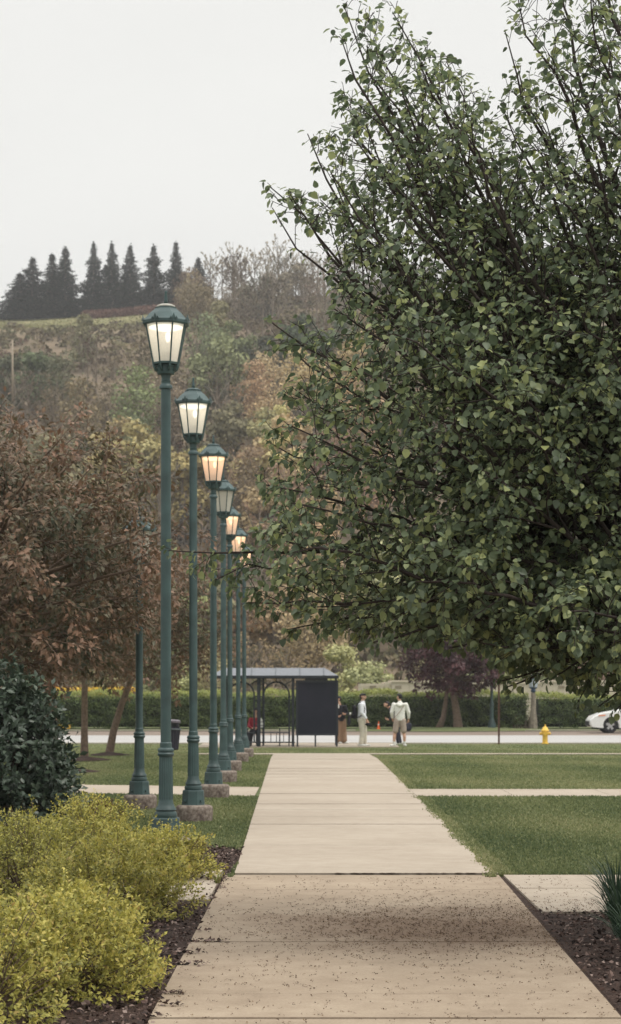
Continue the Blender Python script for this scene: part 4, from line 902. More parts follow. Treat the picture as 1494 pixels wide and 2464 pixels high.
tuft('grass_tuft', (wx(92, 22.4), 22.3, 0), 340, .30, M['finegrass'], 6, 'smaller dark grass tuft just right of the edge one', 'grass tuft', FG, .8, .006, .14)
tuft('grass_tuft', (wx(165, 25.6), 25.2, 0), 300, .34, M['finegrass'], 7, 'grass tuft at the right foot of the big dark shrub', 'grass tuft', FG, .7, .006, .14)
M['palegrass'] = leafmat('pale_grass', [(.10, .13, .04), (.18, .20, .06), (.26, .24, .10)], trans=.3)
tuft('grass_tuft', (wx(438, 20.7), 20.75, 0), 260, .24, M['palegrass'], 9, 'pale yellow-green grass tuft right of the nearest lamp foot', 'grass tuft', FG, .6, .006, .12)
tuft('weed', (wx(524, 17.3), 17.2, .02), 14, .12, M['palegrass'], 10, 'small weed growing in the joint at the left side of the path', 'weed', None, 1.2, .02, .02)
mb = MB(); mb.lathe([(.05, -.02), (.075, .02), (.06, .06), (.02, .085)], 9, c=(wx(452, 20.4), 20.3, 0)); o = mb.build('stone', plain('stone', (.3, .25, .23), .9, var=.3), smooth=True, label='small pinkish grey stone in the mulch by the nearest lamp foot', cat='stone')

# ------------------------------------------------------------------ bus shelter
SD = 71.0; SPX = F / SD
def sx(zx): return ((850 + zx / 2.819) / 1.6627 - CX) / SPX
def sz_(zy): return CH + (HZ - (2640 + zy / 2.819) / 1.6627) / SPX
sh = empty('bus_shelter', (-1.1, 72, -.285), label='black metal bus shelter with arched openings and a grey roof at the kerb', cat='bus shelter')
def SB(mb, name, mat, smooth=False, bevel=0, parent=None):
    o = mb.build(name, mat, parent or sh, smooth=smooth, bevel=bevel)
    if parent is None: o.location = (1.1, -72, .285)
    return o
G0 = -.285; fy = 71.0; by_ = 72.75; zf0, zf1 = sz_(208), sz_(178)
m = MB(); m.box(sx(-35), sx(1424), 70.8, 70.86, zf0, zf1); m.box(sx(-35), sx(1424), 72.95, 73.01, zf0, zf1); m.box(sx(-35), sx(-35) + .05, 70.86, 72.95, zf0, zf1); m.box(sx(1424) - .05, sx(1424), 70.86, 72.95, zf0, zf1)
SB(m, 'fascia', M['black'])
M['roof'] = plain('grey_roof', (.15, .16, .18), .45, var=.1, spec=.6)
m = MB(); e0, e1 = sx(-25), sx(1415); t0, t1 = sx(130), sx(1265); zr = sz_(90); z1 = zf1 + .003
m.add([(e0, 70.82, z1), (e1, 70.82, z1), (e1, 72.99, z1), (e0, 72.99, z1), (t0, 71.35, zr), (t1, 71.35, zr), (t1, 72.45, zr), (t0, 72.45, zr)], [(0, 1, 5, 4), (1, 2, 6, 5), (2, 3, 7, 6), (3, 0, 4, 7), (4, 5, 6, 7), (0, 3, 2, 1)])
SB(m, 'roof', M['roof'])
M['grey_metal'] = plain('grey_metal', (.12, .135, .15), .4)
for zx in (170, 440, 713, 985, 1255):
    m = MB(); X = sx(zx); m.tube([(X, 70.81, z1 + .01), (X, 71.34, zr + .01), (X, 72.46, zr + .01), (X, 73.0, z1 + .01)], .014, 4); SB(m, 'roof_rib', M['grey_metal'])
for zx, wd in ((145, .035), (522, .06), (908, .045)):
    m = MB(); m.box(sx(zx) - wd, sx(zx) + wd, fy - .04, fy + .04, G0, zf0); SB(m, 'post', M['black'])
for zx in (145, 560, 1400):
    m = MB(); m.box(sx(zx) - .035, sx(zx) + .035, by_, by_ + .07, G0, zf0); SB(m, 'post', M['black'])
def arch(xl, xr):
    m = MB(); b = .016; spr_ = sz_(395); apex = sz_(250); xm = (sx(xl) + sx(xr)) / 2; hw = (sx(xr) - sx(xl)) / 2
    pts = [(sx(xl), fy, sz_(925)), (sx(xl), fy, spr_)] + [(xm - hw * math.cos(a), fy, spr_ + (apex - spr_) * math.sin(a)) for a in [math.pi * k / 16 for k in range(1, 16)]] + [(sx(xr), fy, spr_), (sx(xr), fy, sz_(925))]
    m.tube(pts, .03, 5)
    for s in (-1, 1):
        a = R(52); p = (xm + s * hw * math.cos(a), fy, spr_ + (apex - spr_) * math.sin(a)); m.tube([p, (xm + s * (hw + .14), fy, sz_(225))], .016, 4)
    m.tube([(xm, fy, apex), (xm, fy, zf0 - .02)], .014, 4)
    for zy in (412, 452, 700, 738):
        m.tube([(sx(xl) - .2, fy, sz_(zy)), (sx(xl), fy, sz_(zy))], .013, 4); m.tube([(sx(xr), fy, sz_(zy)), (sx(xr) + .2, fy, sz_(zy))], .013, 4)
    m.tube([(sx(xl) - .2, fy, sz_(930)), (sx(xr) + .2, fy, sz_(930))], .024, 4)
    for k in (.28, .5, .78):
        X = sx(xl) + (sx(xr) - sx(xl)) * k; m.tube([(X, fy, sz_(930)), (X, fy, sz_(822))], .013, 4)
    m.tube([(sx(xl), fy, sz_(822)), (sx(xr), fy, sz_(822))], .018, 4)
    SB(m, 'arched_frame', M['black'])
arch(578, 865); arch(190, 470)
# advertising panel, nearer than the arches
M['panel'] = layered('dark_panel', [(.35, (.012, .016, .024)), (.6, (.022, .022, .034))], [(1.1, .8), (8, .2)], rough=.28, bump=0)
m = MB(); m.box(sx(940), sx(1418), fy - .1, fy + .03, sz_(852), sz_(232)); ap = SB(m, 'advertising_panel', M['panel'], bevel=.012)
m = MB(); X0, X1, Z0, Z1 = sx(940), sx(1418), sz_(852), sz_(232)
for a in ((X0, X0 + .07, Z0, Z1), (X1 - .07, X1, Z0, Z1), (X0 + .07, X1 - .07, Z1 - .07, Z1), (X0 + .07, X1 - .07, Z0, Z0 + .07)): m.box(a[0], a[1], fy - .113, fy - .101, a[2], a[3])
m.build('panel_frame', M['black'], ap)
m = MB(); m.box(sx(1042), sx(1298), fy - .06, fy, Z1 + .002, zf0 - .002); SB(m, 'panel_bracket', M['black'])
for zx in (958, 1160, 1402):
    m = MB(); m.box(sx(zx) - .028, sx(zx) + .028, fy - .07, fy + .0, G0, Z0 - .002); SB(m, 'panel_leg', M['black'])
# bench inside
bench = empty('bench', (sx(560), 71.6, G0), label='low black bench inside the bus shelter', cat='bench')
bo = (-sx(560), -71.6, -G0)
m = MB()
for k in range(5): m.box(sx(150), sx(865), 71.45 + k * .085, 71.52 + k * .085, sz_(830), sz_(818))
m.build('seat', M['black'], bench).location = bo
for zx in (200, 390, 565, 755, 860):
    m = MB(); X = sx(zx); m.tube([(X, 71.48, G0), (X, 71.48, sz_(830)), (X, 71.85, sz_(830)), (X, 71.85, G0)], .02, 5); m.build('leg', M['black'], bench).location = bo
for zx in (390, 565, 755):
    m = MB(); X = sx(zx); m.tube([(X, 71.48, sz_(818)), (X, 71.48, sz_(775)), (X, 71.85, sz_(775)), (X, 71.85, sz_(818))], .014, 5); m.build('armrest', M['black'], bench).location = bo

# ------------------------------------------------------------------ litter bin, hydrant, posts, cone, small things behind
M['bin'] = plain('black_bin', (.022, .020, .032), .5, var=.25)
D = 66; x0 = wx(413, D); g = gz(D); s = D / F
bn = empty('litter_bin', (x0, D, g), label='black slatted litter bin with a hooded lid behind the lamp posts', cat='litter bin')
m = MB(); m.lathe([(.20, 0), (.215, .05), (.25, .63), (.25, .64)], 36, flute=.05); m.build('bin_body', M['bin'], bn)
m = MB(); m.lathe([(.28, .64), (.285, .66), (.28, .68), (.2, .685)], 28); m.build('rim', M['grey_metal'], bn, smooth='auto')
m = MB(); m.lathe([(.235, .685), (.235, .73)], 28)
for k in range(4):
    a0 = R(45 + 90 * k); 
    m.tube([(.22 * math.cos(a0), .22 * math.sin(a0), .72), (.22 * math.cos(a0), .22 * math.sin(a0), .87)], .035, 6)
m.build('hood_band', M['bin'], bn)
m = MB(); m.lathe([(.245, .86), (.25, .88), (.24, .93), (.2, .955), (.05, .965)], 28); m.build('lid', plain('bin_lid', (.13, .11, .13), .35), bn, smooth='auto')
m = MB(); m.lathe([(.15, .70), (.15, .87)], 16); m.build('liner', M['black'], bn)
bn.rotation_euler = (0, R(2.5), 0)

M['yellow'] = plain('yellow_paint', (.78, .50, .09), .5, var=.1, scale=14)
D = 77.0; hy = empty('fire_hydrant', (wx(1311.5, 75.2), 75.2, -.3), label='yellow fire hydrant on the grass by the kerb', cat='fire hydrant')
m = MB(); m.lathe([(.13, 0), (.135, .03), (.10, .035), (.095, .28), (.10, .30), (.118, .33), (.118, .44), (.10, .46)], 16); m.build('barrel', M['yellow'], hy, smooth='auto')
m = MB(); m.lathe([(.145, .455), (.15, .48), (.145, .50), (.11, .53), (.075, .60), (.035, .63), (.032, .645)], 16); m.lathe([(.028, .645), (.026, .70), (.01, .705)], 5); m.build('bonnet', M['yellow'], hy, smooth='auto')
for s in (-1, 1):
    m = MB(); m.tube([(s * .10, 0, .375), (s * .155, 0, .375)], .052, 12); m.tube([(s * .152, 0, .375), (s * .185, 0, .375)], .064, 8); m.tube([(s * .185, 0, .375), (s * .21, 0, .375)], .024, 5); m.build('side_outlet', M['yellow'], hy)
m = MB(); m.tube([(0, -.1, .375), (0, -.16, .375)], .068, 12); m.tube([(0, -.158, .375), (0, -.19, .375)], .08, 8); m.tube([(0, -.19, .375), (0, -.215, .375)], .026, 5); m.build('front_outlet', M['yellow'], hy)
M['rust'] = plain('rusty_steel', (.085, .045, .033), .9, var=.35, scale=20)
m = MB(); X = 0; m.add([(-.035, 0, 0), (-.02, .03, 0), (.02, .03, 0), (.035, 0, 0), (-.035, 0, 2.7), (-.02, .03, 2.7), (.02, .03, 2.7), (.035, 0, 2.7), (-.035, -.012, 0), (.035, -.012, 0), (-.035, -.012, 2.7), (.035, -.012, 2.7)],
    [(0, 1, 5, 4), (1, 2, 6, 5), (2, 3, 7, 6), (8, 0, 4, 10), (3, 9, 11, 7), (9, 8, 10, 11), (4, 5, 6, 7, 11, 10)])
o = m.build('sign_post', M['rust'], label='thin rusty brown steel post on the verge, left of the yellow hydrant', cat='post'); o.location = (wx(1198.5, 75.6), 75.3, -.32)
M['orange'] = plain('orange_plastic', (.85, .16, .04), .5)
cn = empty('traffic_cone', (wx(911, 104), 104.0, -.3), label='small orange traffic cone at the foot of the hedge', cat='traffic cone')
m = MB(); m.lathe([(.125, .03), (.08, .3), (.035, .62), (.03, .63)], 16); m.build('cone_body', M['orange'], cn, smooth='auto')
m = MB(); m.lathe([(.085, .33), (.068, .43)], 16); m.build('reflective_band', plain('pale_band', (.7, .6, .55), .5), cn, smooth='auto')
m = MB(); m.box(-.19, .19, -.19, .19, 0, .03); m.build('base', M['orange'], cn, bevel=.008); cn.scale = (.62,) * 3
# lantern on a weathered post in the hedge gap
lp = empty('post_lantern', (wx(1283, 105.4), 105.4, -.32), label='small blue-grey lantern on a weathered grey post in the hedge gap', cat='lantern')
m = MB(); m.lathe([(.22, 0), (.2, .5), (.13, 1.0), (.11, 1.85)], 8); m.build('post', plain('weathered_post', (.22, .19, .15), .95, var=.3, scale=6), lp, smooth='auto')
m = MB(); m.lathe([(.06, 1.85), (.17, 1.95), (.09, 2.0), (.2, 2.1), (.25, 2.13)], 8, rot=A8); m.build('lantern_base', plain('blue_grey_metal', (.08, .12, .2), .5), lp)
m = MB(); m.lathe([(.2, 2.13), (.3, 2.5)], 8, rot=A8); m.build('lantern_glass', plain('blue_white_glass', (.5, .56, .62), .3), lp)
m = MB(); m.lathe([(.34, 2.5), (.34, 2.54), (.12, 2.72), (.03, 2.85)], 8, rot=A8); m.build('lantern_roof', M['green_metal'], lp)
# pale building behind the hedge
M['pale_wall'] = layered('pale_wall', [(.3, (.46, .40, .31)), (.7, (.58, .52, .42))], [(.6, .5), (7, .5)], bump=.2)
B = empty('pale_building', (11, 122, -.3), label='long low cream building behind the hedge and purple tree', cat='building')
m = MB()
bx0 = wx(868, 122)
secs = [(868, 925, 1645), (925, 942, 1641), (942, 985, 1637), (985, 1090, 1638), (1090, 1300, 1641), (1300, 1700, 1637)]
for (a, b, t) in secs:
    m.box(wx(a, 122), wx(b, 122) - .012, 122 - .15 * (a > 940), 128, -.32, wz(t, 122))
m.build('wall', M['pale_wall'], B).location = (-11, -122, .3)
m = MB()
for (a, b, t) in secs: m.box(wx(a, 122) + .01, wx(b, 122) - .02, 121.78, 121.846, wz(t, 122) - .12, wz(t, 122) - .04)
m.build('coping', M['pale_wall'], B).location = (-11, -122, .3)
for a in (897, 958, 1005, 1035, 1065, 1120, 1160, 1350, 1400, 1450):
    m = MB(); yy = 121.99 if a < 940 else 121.84; m.box(wx(a, 122) - .18, wx(a, 122) + .18, yy - .02, yy + .02, wz(1657, 122), wz(1650, 122)); m.build('window', plain('dim_glass', (.26, .22, .16), .4), B).location = (-11, -122, .3)
# yellow flower bands
M['flower'] = leafmat('yellow_flowers', [(.18, .22, .04), (.62, .42, .04), (.75, .50, .06), (.7, .28, .04)], trans=.2)
rn = np.random.default_rng(71)
def flowers(x0, x1, y0, y1, z, n, size, label, zz=.2, clump=False):
    x = rn.uniform(x0, x1, n); y = rn.uniform(y0, y1, n)
    if clump: kk = (np.sin(x * 2.3) + np.sin(x * .9 + 1)) > .1; x = x[kk]; y = y[kk]
    n = len(x); P = np.c_[x, y, z + zz * rn.random(n)]
    link_mesh('flower_bed', leaf_mesh('flower_bed', P, rnd_unit(rn, n), rnd_unit(rn, n) + np.array([0, -.3, .8]), rn.uniform(.5, 1, n) * size, 'oval', rn.random(n), M['flower']), kind='stuff', label=label, cat='flowers')
flowers(wx(60, 105), wx(345, 105), 104.9, 105.3, -.3, 1500, .12, 'patches of orange-yellow flowers along the foot of the hedge', clump=True)
flowers(wx(60, 118), wx(330, 118), 117, 121, wz(1668, 119), 5000, .22, 'band of yellow flowers rising behind the hedge on the left', .25)
db = empty('blue_bin', (wx(159, 116), 116, wz(1675, 116)), label='small dark blue container behind the hedge between the crabapple trunks', cat='container')
m = MB(); m.add([(-.32, -.3, -1.9), (.32, -.3, -1.9), (.32, .3, -1.9), (-.32, .3, -1.9), (-.4, -.35, .12), (.4, -.35, .12), (.4, .35, .12), (-.4, .35, .12)], [(0, 3, 2, 1), (4, 5, 6, 7), (0, 1, 5, 4), (1, 2, 6, 5), (2, 3, 7, 6), (3, 0, 4, 7)]); m.build('bin_body', plain('dark_blue', (.03, .05, .12), .5), db, bevel=.02)
m = MB(); m.box(-.43, .43, -.38, .38, .12, .2); m.build('lid', plain('blue_lid', (.05, .08, .17), .5), db, bevel=.02)

# ------------------------------------------------------------------ white car
M['car_white'] = plain('white_car_paint', (.72, .73, .71), .25, var=.02, spec=.6)
M['tyre'] = plain('tyre', (.02, .02, .022), .8); M['rim'] = plain('alloy', (.42, .42, .42), .3, metal=.6); M['glass'] = plain('car_glass', (.03, .045, .05), .12, spec=.8)
car = empty('white_car', (wx(1407, 98), 97.2, -.345), label='white car driving left, half out of the frame at the right edge', cat='car'); car.scale = (1, 1, 1.1)
def arc(cx_, cz_, r, n=12): return [(cx_ + r * math.cos(a), cz_ + r * math.sin(a)) for a in [math.pi * (1 - k / n) for k in range(n + 1)]]
W = .92; wxs = (.96, 3.68); rw = .335
low = [(.10, .26), (.60, .22)] + arc(wxs[0], .33, .375) + [(1.36, .22), (3.28, .22)] + arc(wxs[1], .33, .375) + [(4.08, .24), (4.52, .30), (4.60, .52), (4.58, .86), (4.45, .98), (3.6, 1.0), (1.75, .98), (1.5, .98), (1.1, .93), (.55, .84), (.18, .70), (.03, .55), (.02, .38)]
def car_loft(poly, layers):
    n = len(poly); vs = []; fs = []
    cx_, cz_ = 2.3, .55
    for (y, k) in layers: vs += [(cx_ + (x - cx_) * (1 - (1 - k) * .25), y, z if z < .3 else cz_ + (z - cz_) * (1 - (1 - k) * .5)) for x, z in poly]
    for j in range(len(layers) - 1):
        for i in range(n): i2 = (i + 1) % n; fs.append((j * n + i, j * n + i2, (j + 1) * n + i2, (j + 1) * n + i))
    fs.append(tuple(range(n))[::-1]); fs.append(tuple((len(layers) - 1) * n + i for i in range(n)))
    return vs, fs
m = MB(); m.add(*car_loft(low, [(-W, .90), (-W + .05, .97), (-W + .16, 1), (W - .16, 1), (W - .05, .97), (W, .90)])); m.build('body', M['car_white'], car, smooth='auto')
cab = [(1.25, .94), (1.62, 1.13), (2.15, 1.40), (2.7, 1.475), (3.3, 1.45), (3.95, 1.22), (4.4, 1.0)]
m = MB(); n = len(cab); vs = []
for (y, q) in ((-.84, 0), (-.70, 1), (.70, 1), (.84, 0)): vs += [(x, y if z < 1.15 else (y * (.86 if q == 0 else .95)), z if q else min(z, .96 + (z - .96) * .75)) for x, z in cab]
fs = [(j * n + i, j * n + i + 1, (j + 1) * n + i + 1, (j + 1) * n + i) for j in range(3) for i in range(n - 1)] + [tuple(range(n)), tuple(range(3 * n, 4 * n))[::-1], (0, n, 2 * n, 3 * n), (4 * n - 1, 3 * n - 1, 2 * n - 1, n - 1)]
m.add(vs, fs); m.build('cabin', M['car_white'], car, smooth='auto')
for (pl, nm) in (([(1.72, 1.0), (2.2, 1.30), (2.66, 1.34), (2.66, 1.0)], 'window'), ([(2.74, 1.0), (2.74, 1.34), (3.25, 1.32), (3.6, 1.16), (3.72, 1.02)], 'window')):
    for s in (-1, 1):
        m = MB(); m.add([(x, s * (.855 - (z - 1.0) * .32), z) for x, z in pl] + [(x, s * (.835 - (z - 1.0) * .32), z) for x, z in pl], [tuple(range(len(pl))), tuple(range(len(pl), 2 * len(pl)))[::-1]] + [(i, (i + 1) % len(pl), (i + 1) % len(pl) + len(pl), i + len(pl)) for i in range(len(pl))]); m.build(nm, M['glass'], car)
m = MB(); m.add([(1.40, -.66, 1.03), (1.40, .66, 1.03), (2.10, .58, 1.392), (2.10, -.58, 1.392)], [(0, 1, 2, 3)]); m.build('windscreen', M['glass'], car)
for xw in wxs:
    for s in (-1, 1):
        wh = empty('wheel', (xw, s * (W - .12), rw)); wh.parent = car
        wh2 = MB(); prof_ = [(.20, -.10), (.30, -.105), (rw, -.08), (rw, .08), (.30, .105), (.20, .10)]; vsn = len(prof_); 
        vs = []; fs = []; nn_ = 28
        for (r_, y_) in prof_: vs += [(r_ * math.cos(2 * math.pi * k / nn_), y_, r_ * math.sin(2 * math.pi * k / nn_)) for k in range(nn_)]
        fs = [(i * nn_ + k, i * nn_ + (k + 1) % nn_, ((i + 1) % vsn) * nn_ + (k + 1) % nn_, ((i + 1) % vsn) * nn_ + k) for i in range(vsn) for k in range(nn_)]
        wh2.add(vs, fs); wh2.build('tyre', M['tyre'], wh, smooth='auto')
        rm = MB(); rm.tube([(0, -.06, 0), (0, .06, 0)], .06, 12)
        for k in range(5):
            a = 2 * math.pi * k / 5 + .3; c, s_ = math.cos(a), math.sin(a); px_, pz_ = -s_, c
            rm.add([(c * .04 + px_ * w_, y_, s_ * .04 + pz_ * w_) for y_ in (-.075, .075) for w_ in (-.045, .045)] + [(c * .235 + px_ * w_, y_, s_ * .235 + pz_ * w_) for y_ in (-.085, .085) for w_ in (-.06, .06)], [(0, 1, 5, 4), (2, 6, 7, 3), (0, 4, 6, 2), (1, 3, 7, 5), (4, 5, 7, 6)])
        vs = []
        for (r_, y_) in ((.215, -.095), (.25, -.095), (.25, .095), (.215, .095)): vs += [(r_ * math.cos(2 * math.pi * k / nn_), y_, r_ * math.sin(2 * math.pi * k / nn_)) for k in range(nn_)]
        rm.add(vs, [(i * nn_ + k, i * nn_ + (k + 1) % nn_, ((i + 1) % 4) * nn_ + (k + 1) % nn_, ((i + 1) % 4) * nn_ + k) for i in range(4) for k in range(nn_)]); rm.build('rim', M['rim'], wh)
M['headlamp'] = plain('headlamp', (.62, .50, .46), .2, spec=.7); M['amber'] = plain('amber_lens', (.75, .24, .10), .3)
for s in (-1, 1):
    m = MB(); m.add([(x, s * y_, z) for x, y_, z in [(.10, .80, .62), (.36, .925, .68), (.80, .935, .79), (.62, .90, .83), (.2, .80, .72), (.10, .70, .63), (.36, .80, .66), (.80, .80, .77), (.62, .80, .815), (.2, .7, .70)]], [(0, 1, 2, 3, 4), (9, 8, 7, 6, 5), (0, 5, 6, 1), (1, 6, 7, 2), (2, 7, 8, 3), (3, 8, 9, 4), (4, 9, 5, 0)]); hl = m.build('headlight', M['headlamp'], car)
    m = MB(); m.box(.40, .72, min(s * .925, s * .945), max(s * .925, s * .945), .735, .775); m.build('turn_signal', M['amber'], hl)
m = MB(); m.box(.0, .12, -.62, .62, .30, .50); m.build('grille', M['tyre'], car, bevel=.01)
m = MB(); m.box(.3, 4.3, -.82, .82, .17, .3); m.build('underbody', M['tyre'], car)
for s in (-1, 1):
    m = MB(); m.box(1.72, 1.92, min(s * .88, s * 1.05), max(s * .88, s * 1.05), .98, 1.12); m.build('mirror', M['car_white'], car, bevel=.03)

# ------------------------------------------------------------------ people
def blob(name, chains, mat, parent, voxel=.012):
    bm = bmesh.new()
    def ball(p, r):
        rx, ry, rz = r if hasattr(r, '__len__') else (r, r, r)
        bmesh.ops.create_icosphere(bm, subdivisions=2, radius=1, matrix=Matrix.Translation(p) @ Matrix.Diagonal((rx, ry, rz, 1)))
    for ch in chains:
        ch = [(Vector(p), (Vector(r) if hasattr(r, '__len__') else Vector((r, r, r)))) for p, r in ch]
        if len(ch) == 1: ball(*ch[0]); continue
        for (a, ra), (b, rb) in zip(ch, ch[1:]):
            n = max(1, int((b - a).length / (max(.004, min(ra[0], rb[0], ra[2], rb[2]) * .4))))
            for i in range(n + 1): ball(a.lerp(b, i / n), ra.lerp(rb, i / n))
    me = bpy.data.meshes.new(name); bm.to_mesh(me); bm.free()
    o = bpy.data.objects.new(name, me); COL.objects.link(o); md = o.modifiers.new('r', 'REMESH'); md.mode = 'VOXEL'; md.voxel_size = voxel
    s = o.modifiers.new('s', 'SMOOTH'); s.iterations = 3; s.factor = .5
    dg = bpy.context.evaluated_depsgraph_get(); me2 = bpy.data.meshes.new_from_object(o.evaluated_get(dg)); me2.name = name
    bpy.data.objects.remove(o); me2.materials.clear(); me2.materials.append(mat); me2.shade_smooth()
    o = bpy.data.objects.new(name, me2); COL.objects.link(o); o.parent = parent; return o
M['skin'] = plain('skin', (.50, .30, .21), .6, var=.05); M['hair'] = plain('black_hair', (.012, .011, .013), .5, var=.3)
def cloth(n, c): return plain(n, c, .85, var=.12, scale=16, bump=.3)
def hand(w, d, n, curl=.6, sc=1.0):
    """palm plus five curled fingers; w wrist, d pointing direction, n palm normal"""
    w, d, n = Vector(w), Vector(d).normalized(), Vector(n).normalized(); s = d.cross(n).normalized(); ch = []
    pc = w + d * .05 * sc; ch.append([(w, .026 * sc), (pc, .034 * sc), (w + d * .085 * sc, .032 * sc)])
    for k, (o, l) in enumerate(((-.03, .06), (-.01, .072), (.01, .068), (.03, .052))):
        a = w + d * .095 * sc + s * o * sc; b = a + (d * math.cos(curl) + n * math.sin(curl)) * l * .5 * sc; c = b + (d * math.cos(curl * 2) + n * math.sin(curl * 2)) * l * .5 * sc
        ch.append([(a, .010 * sc), (b, .009 * sc), (c, .008 * sc)])
    a = w + d * .035 * sc - s * .03 * sc; b = a + (d * .6 - s * .7 + n * .4).normalized() * .035 * sc; ch.append([(a, .012 * sc), (b, .010 * sc), (b + (d * .9 + n * .4).normalized() * .03 * sc, .009 * sc)])
    return ch
def head(c, f, tilt=0):
    """skull, jaw, nose, ears, neck chains; c = head centre, f = facing direction"""
    c = Vector(c); f = Vector(f).normalized(); u = Vector((0, 0, 1)); u = (u + f * tilt).normalized(); f = (f - u * f.dot(u)).normalized(); s = f.cross(u)
    ch = [[(c + u * .03 - f * .012, (.078, .078, .085))], [(c - u * .03 + f * .025, (.062, .062, .065)), (c - u * .068 + f * .04, (.040, .040, .034))], [(c + f * .088 + u * .012, .011), (c + f * .104 - u * .018, .014)], [(c + f * .082 - u * .045 - s * .018, .009), (c + f * .084 - u * .045 + s * .018, .009)]]
    for q in (-1, 1): ch.append([(c + s * q * .078 + u * .012, (.012, .014, .022)), (c + s * q * .08 - u * .012, (.010, .012, .018))])
    return ch, c, f, u, s
def face(root, c, f, u, s):
    m = MB()
    for q in (-1, 1): m.tube([c + f * .070 + s * q * .03 + u * .012, c + f * .083 + s * q * .03 + u * .012], [.011, .008], 8)
    m.build('eyes', M['hair'], root)
def hairpiece(root, c, f, u, full=1.0):
    ch = [[(c + u * .048 - f * .022, (.088, .088, .078))], [(c - f * .045 + u * .0, (.072, .072, .07))], [(c + u * .085 + f * .035, (.06, .06, .035))]]
    blob('hair', ch, M['hair'], root, .009)
def shoe(p, d, mat, root, nm='shoe'):
    p = Vector(p); d = Vector(d).normalized(); blob(nm, [[(p + Vector((0, 0, .045)) - d * .04, (.042, .042, .042)), (p + Vector((0, 0, .035)) + d * .09, (.042, .042, .032)), (p + Vector((0, 0, .03)) + d * .16, (.036, .036, .024))], [(p + Vector((0, 0, .08)) - d * .03, .04)]], mat, root, .011)
# P1: man standing side-on, pale shirt, backpack, cream trousers
def person(x, d, label):
    return empty('person', (wx(x, d), d, -.285), label=label, cat='person', group='people waiting at the bus stop')
p = person(872, 71.6, 'smiling man in pale shirt and cream trousers, wearing a dark backpack'); p.scale = (1.25, 1.1, 1)
hd, c, f, u, s = head((.02, 0, 1.70), (.8, -.6, 0))
legs = [[((-.02, -.09, .92), .10), ((.01, -.10, .50), .062), ((-.04, -.10, .09), .042)], [((-.02, .09, .92), .10), ((.05, .10, .50), .062), ((.06, .12, .09), .042)]]
blob('body', hd + [[((.0, 0, 1.48), .055), ((.01, 0, 1.60), .05)], [((-.02, 0, .95), (.11, .15, .1)), ((-.01, 0, 1.2), (.10, .15, .1)), ((-.02, 0, 1.42), (.10, .17, .07))], [((-.02, -.19, 1.42), .05), ((-.03, -.23, 1.14), .038), ((.12, -.20, .90), .026)], [((-.02, .19, 1.42), .05), ((.02, .22, 1.14), .038), ((.10, .2, .9), .026)]] + legs + hand((.12, -.2, .90), (.35, 0, -1), (0, .9, .2)) + hand((.10, .2, .9), (.3, 0, -1), (0, -.9, .2)), M['skin'], p, .0085)
face(p, c, f, u, s); hairpiece(p, c, f, u)
M['shirt'] = cloth('pale_shirt', (.70, .72, .76)); M['cream'] = cloth('cream_cloth', (.58, .54, .45)); M['offwhite'] = cloth('offwhite_cloth', (.74, .73, .68)); M['khaki'] = cloth('khaki_cloth', (.38, .31, .26)); M['brown'] = cloth('brown_cloth', (.24, .155, .10)); M['dark'] = cloth('dark_cloth', (.015, .015, .02)); M['navy'] = cloth('navy_cloth', (.03, .03, .045)); M['red'] = cloth('red_cloth', (.28, .03, .045)); M['white_shoe'] = cloth('white_shoe', (.62, .62, .58))
blob('shirt', [[((-.02, 0, .86), (.125, .17, .05)), ((-.02, 0, 1.0), (.125, .165, .1)), ((-.01, 0, 1.2), (.12, .165, .1)), ((-.02, 0, 1.42), (.11, .18, .085))], [((.0, 0, 1.49), .075), ((.01, 0, 1.53), .06)], [((-.02, -.19, 1.43), .072), ((-.03, -.235, 1.16), .058), ((.09, -.21, .97), .042)], [((-.02, .19, 1.43), .072), ((.02, .225, 1.16), .058), ((.08, .21, .97), .042)]], M['shirt'], p)
blob('trousers', [[((-.02, 0, .94), (.122, .16, .09))], [((-.02, -.09, .90), .118), ((.01, -.10, .50), .085), ((-.04, -.10, .12), .066)], [((-.02, .09, .90), .118), ((.05, .10, .50), .085), ((.06, .12, .12), .066)]], M['cream'], p)
shoe((-.05, -.10, 0), (.9, -.35, 0), M['white_shoe'], p); shoe((.05, .12, 0), (.95, .2, 0), M['white_shoe'], p)
bk = empty('backpack', (wx(872, 71.6) - .045, 71.6, -.285), label='dark backpack on the back of the man in the pale shirt', cat='backpack')
blob('bag_body', [[((-.23, 0, 1.08), (.085, .14, .16)), ((-.22, 0, 1.30), (.08, .13, .13))], [((-.31, 0, 1.05), (.04, .10, .10))]], M['dark'], bk)
for q in (-1, 1):
    m = MB(); m.tube([(-.17, q * .1, 1.40), (-.06, q * .13, 1.52), (.06, q * .14, 1.47), (.115, q * .14, 1.32), (.10, q * .16, 1.15), (-.05, q * .175, 1.02), (-.16, q * .14, .98)], .017, 5); m.build('strap', M['dark'], bk)
cap = empty('black_cap', (wx(872, 71.6) + .16, 71.4, .47), label='black cap held in the hand of the man in the pale shirt', cat='cap')
blob('crown', [[((.02, 0, 0), (.09, .08, .06))]], M['dark'], cap); m = MB(); m.add([(.06, -.07, -.03), (.06, .07, -.03), (.17, .05, -.06), (.17, -.05, -.06), (.06, -.07, -.04), (.06, .07, -.04), (.17, .05, -.07), (.17, -.05, -.07)], [(0, 1, 2, 3), (7, 6, 5, 4), (0, 4, 5, 1), (1, 5, 6, 2), (2, 6, 7, 3), (3, 7, 4, 0)]); m.build('peak', M['dark'], cap)
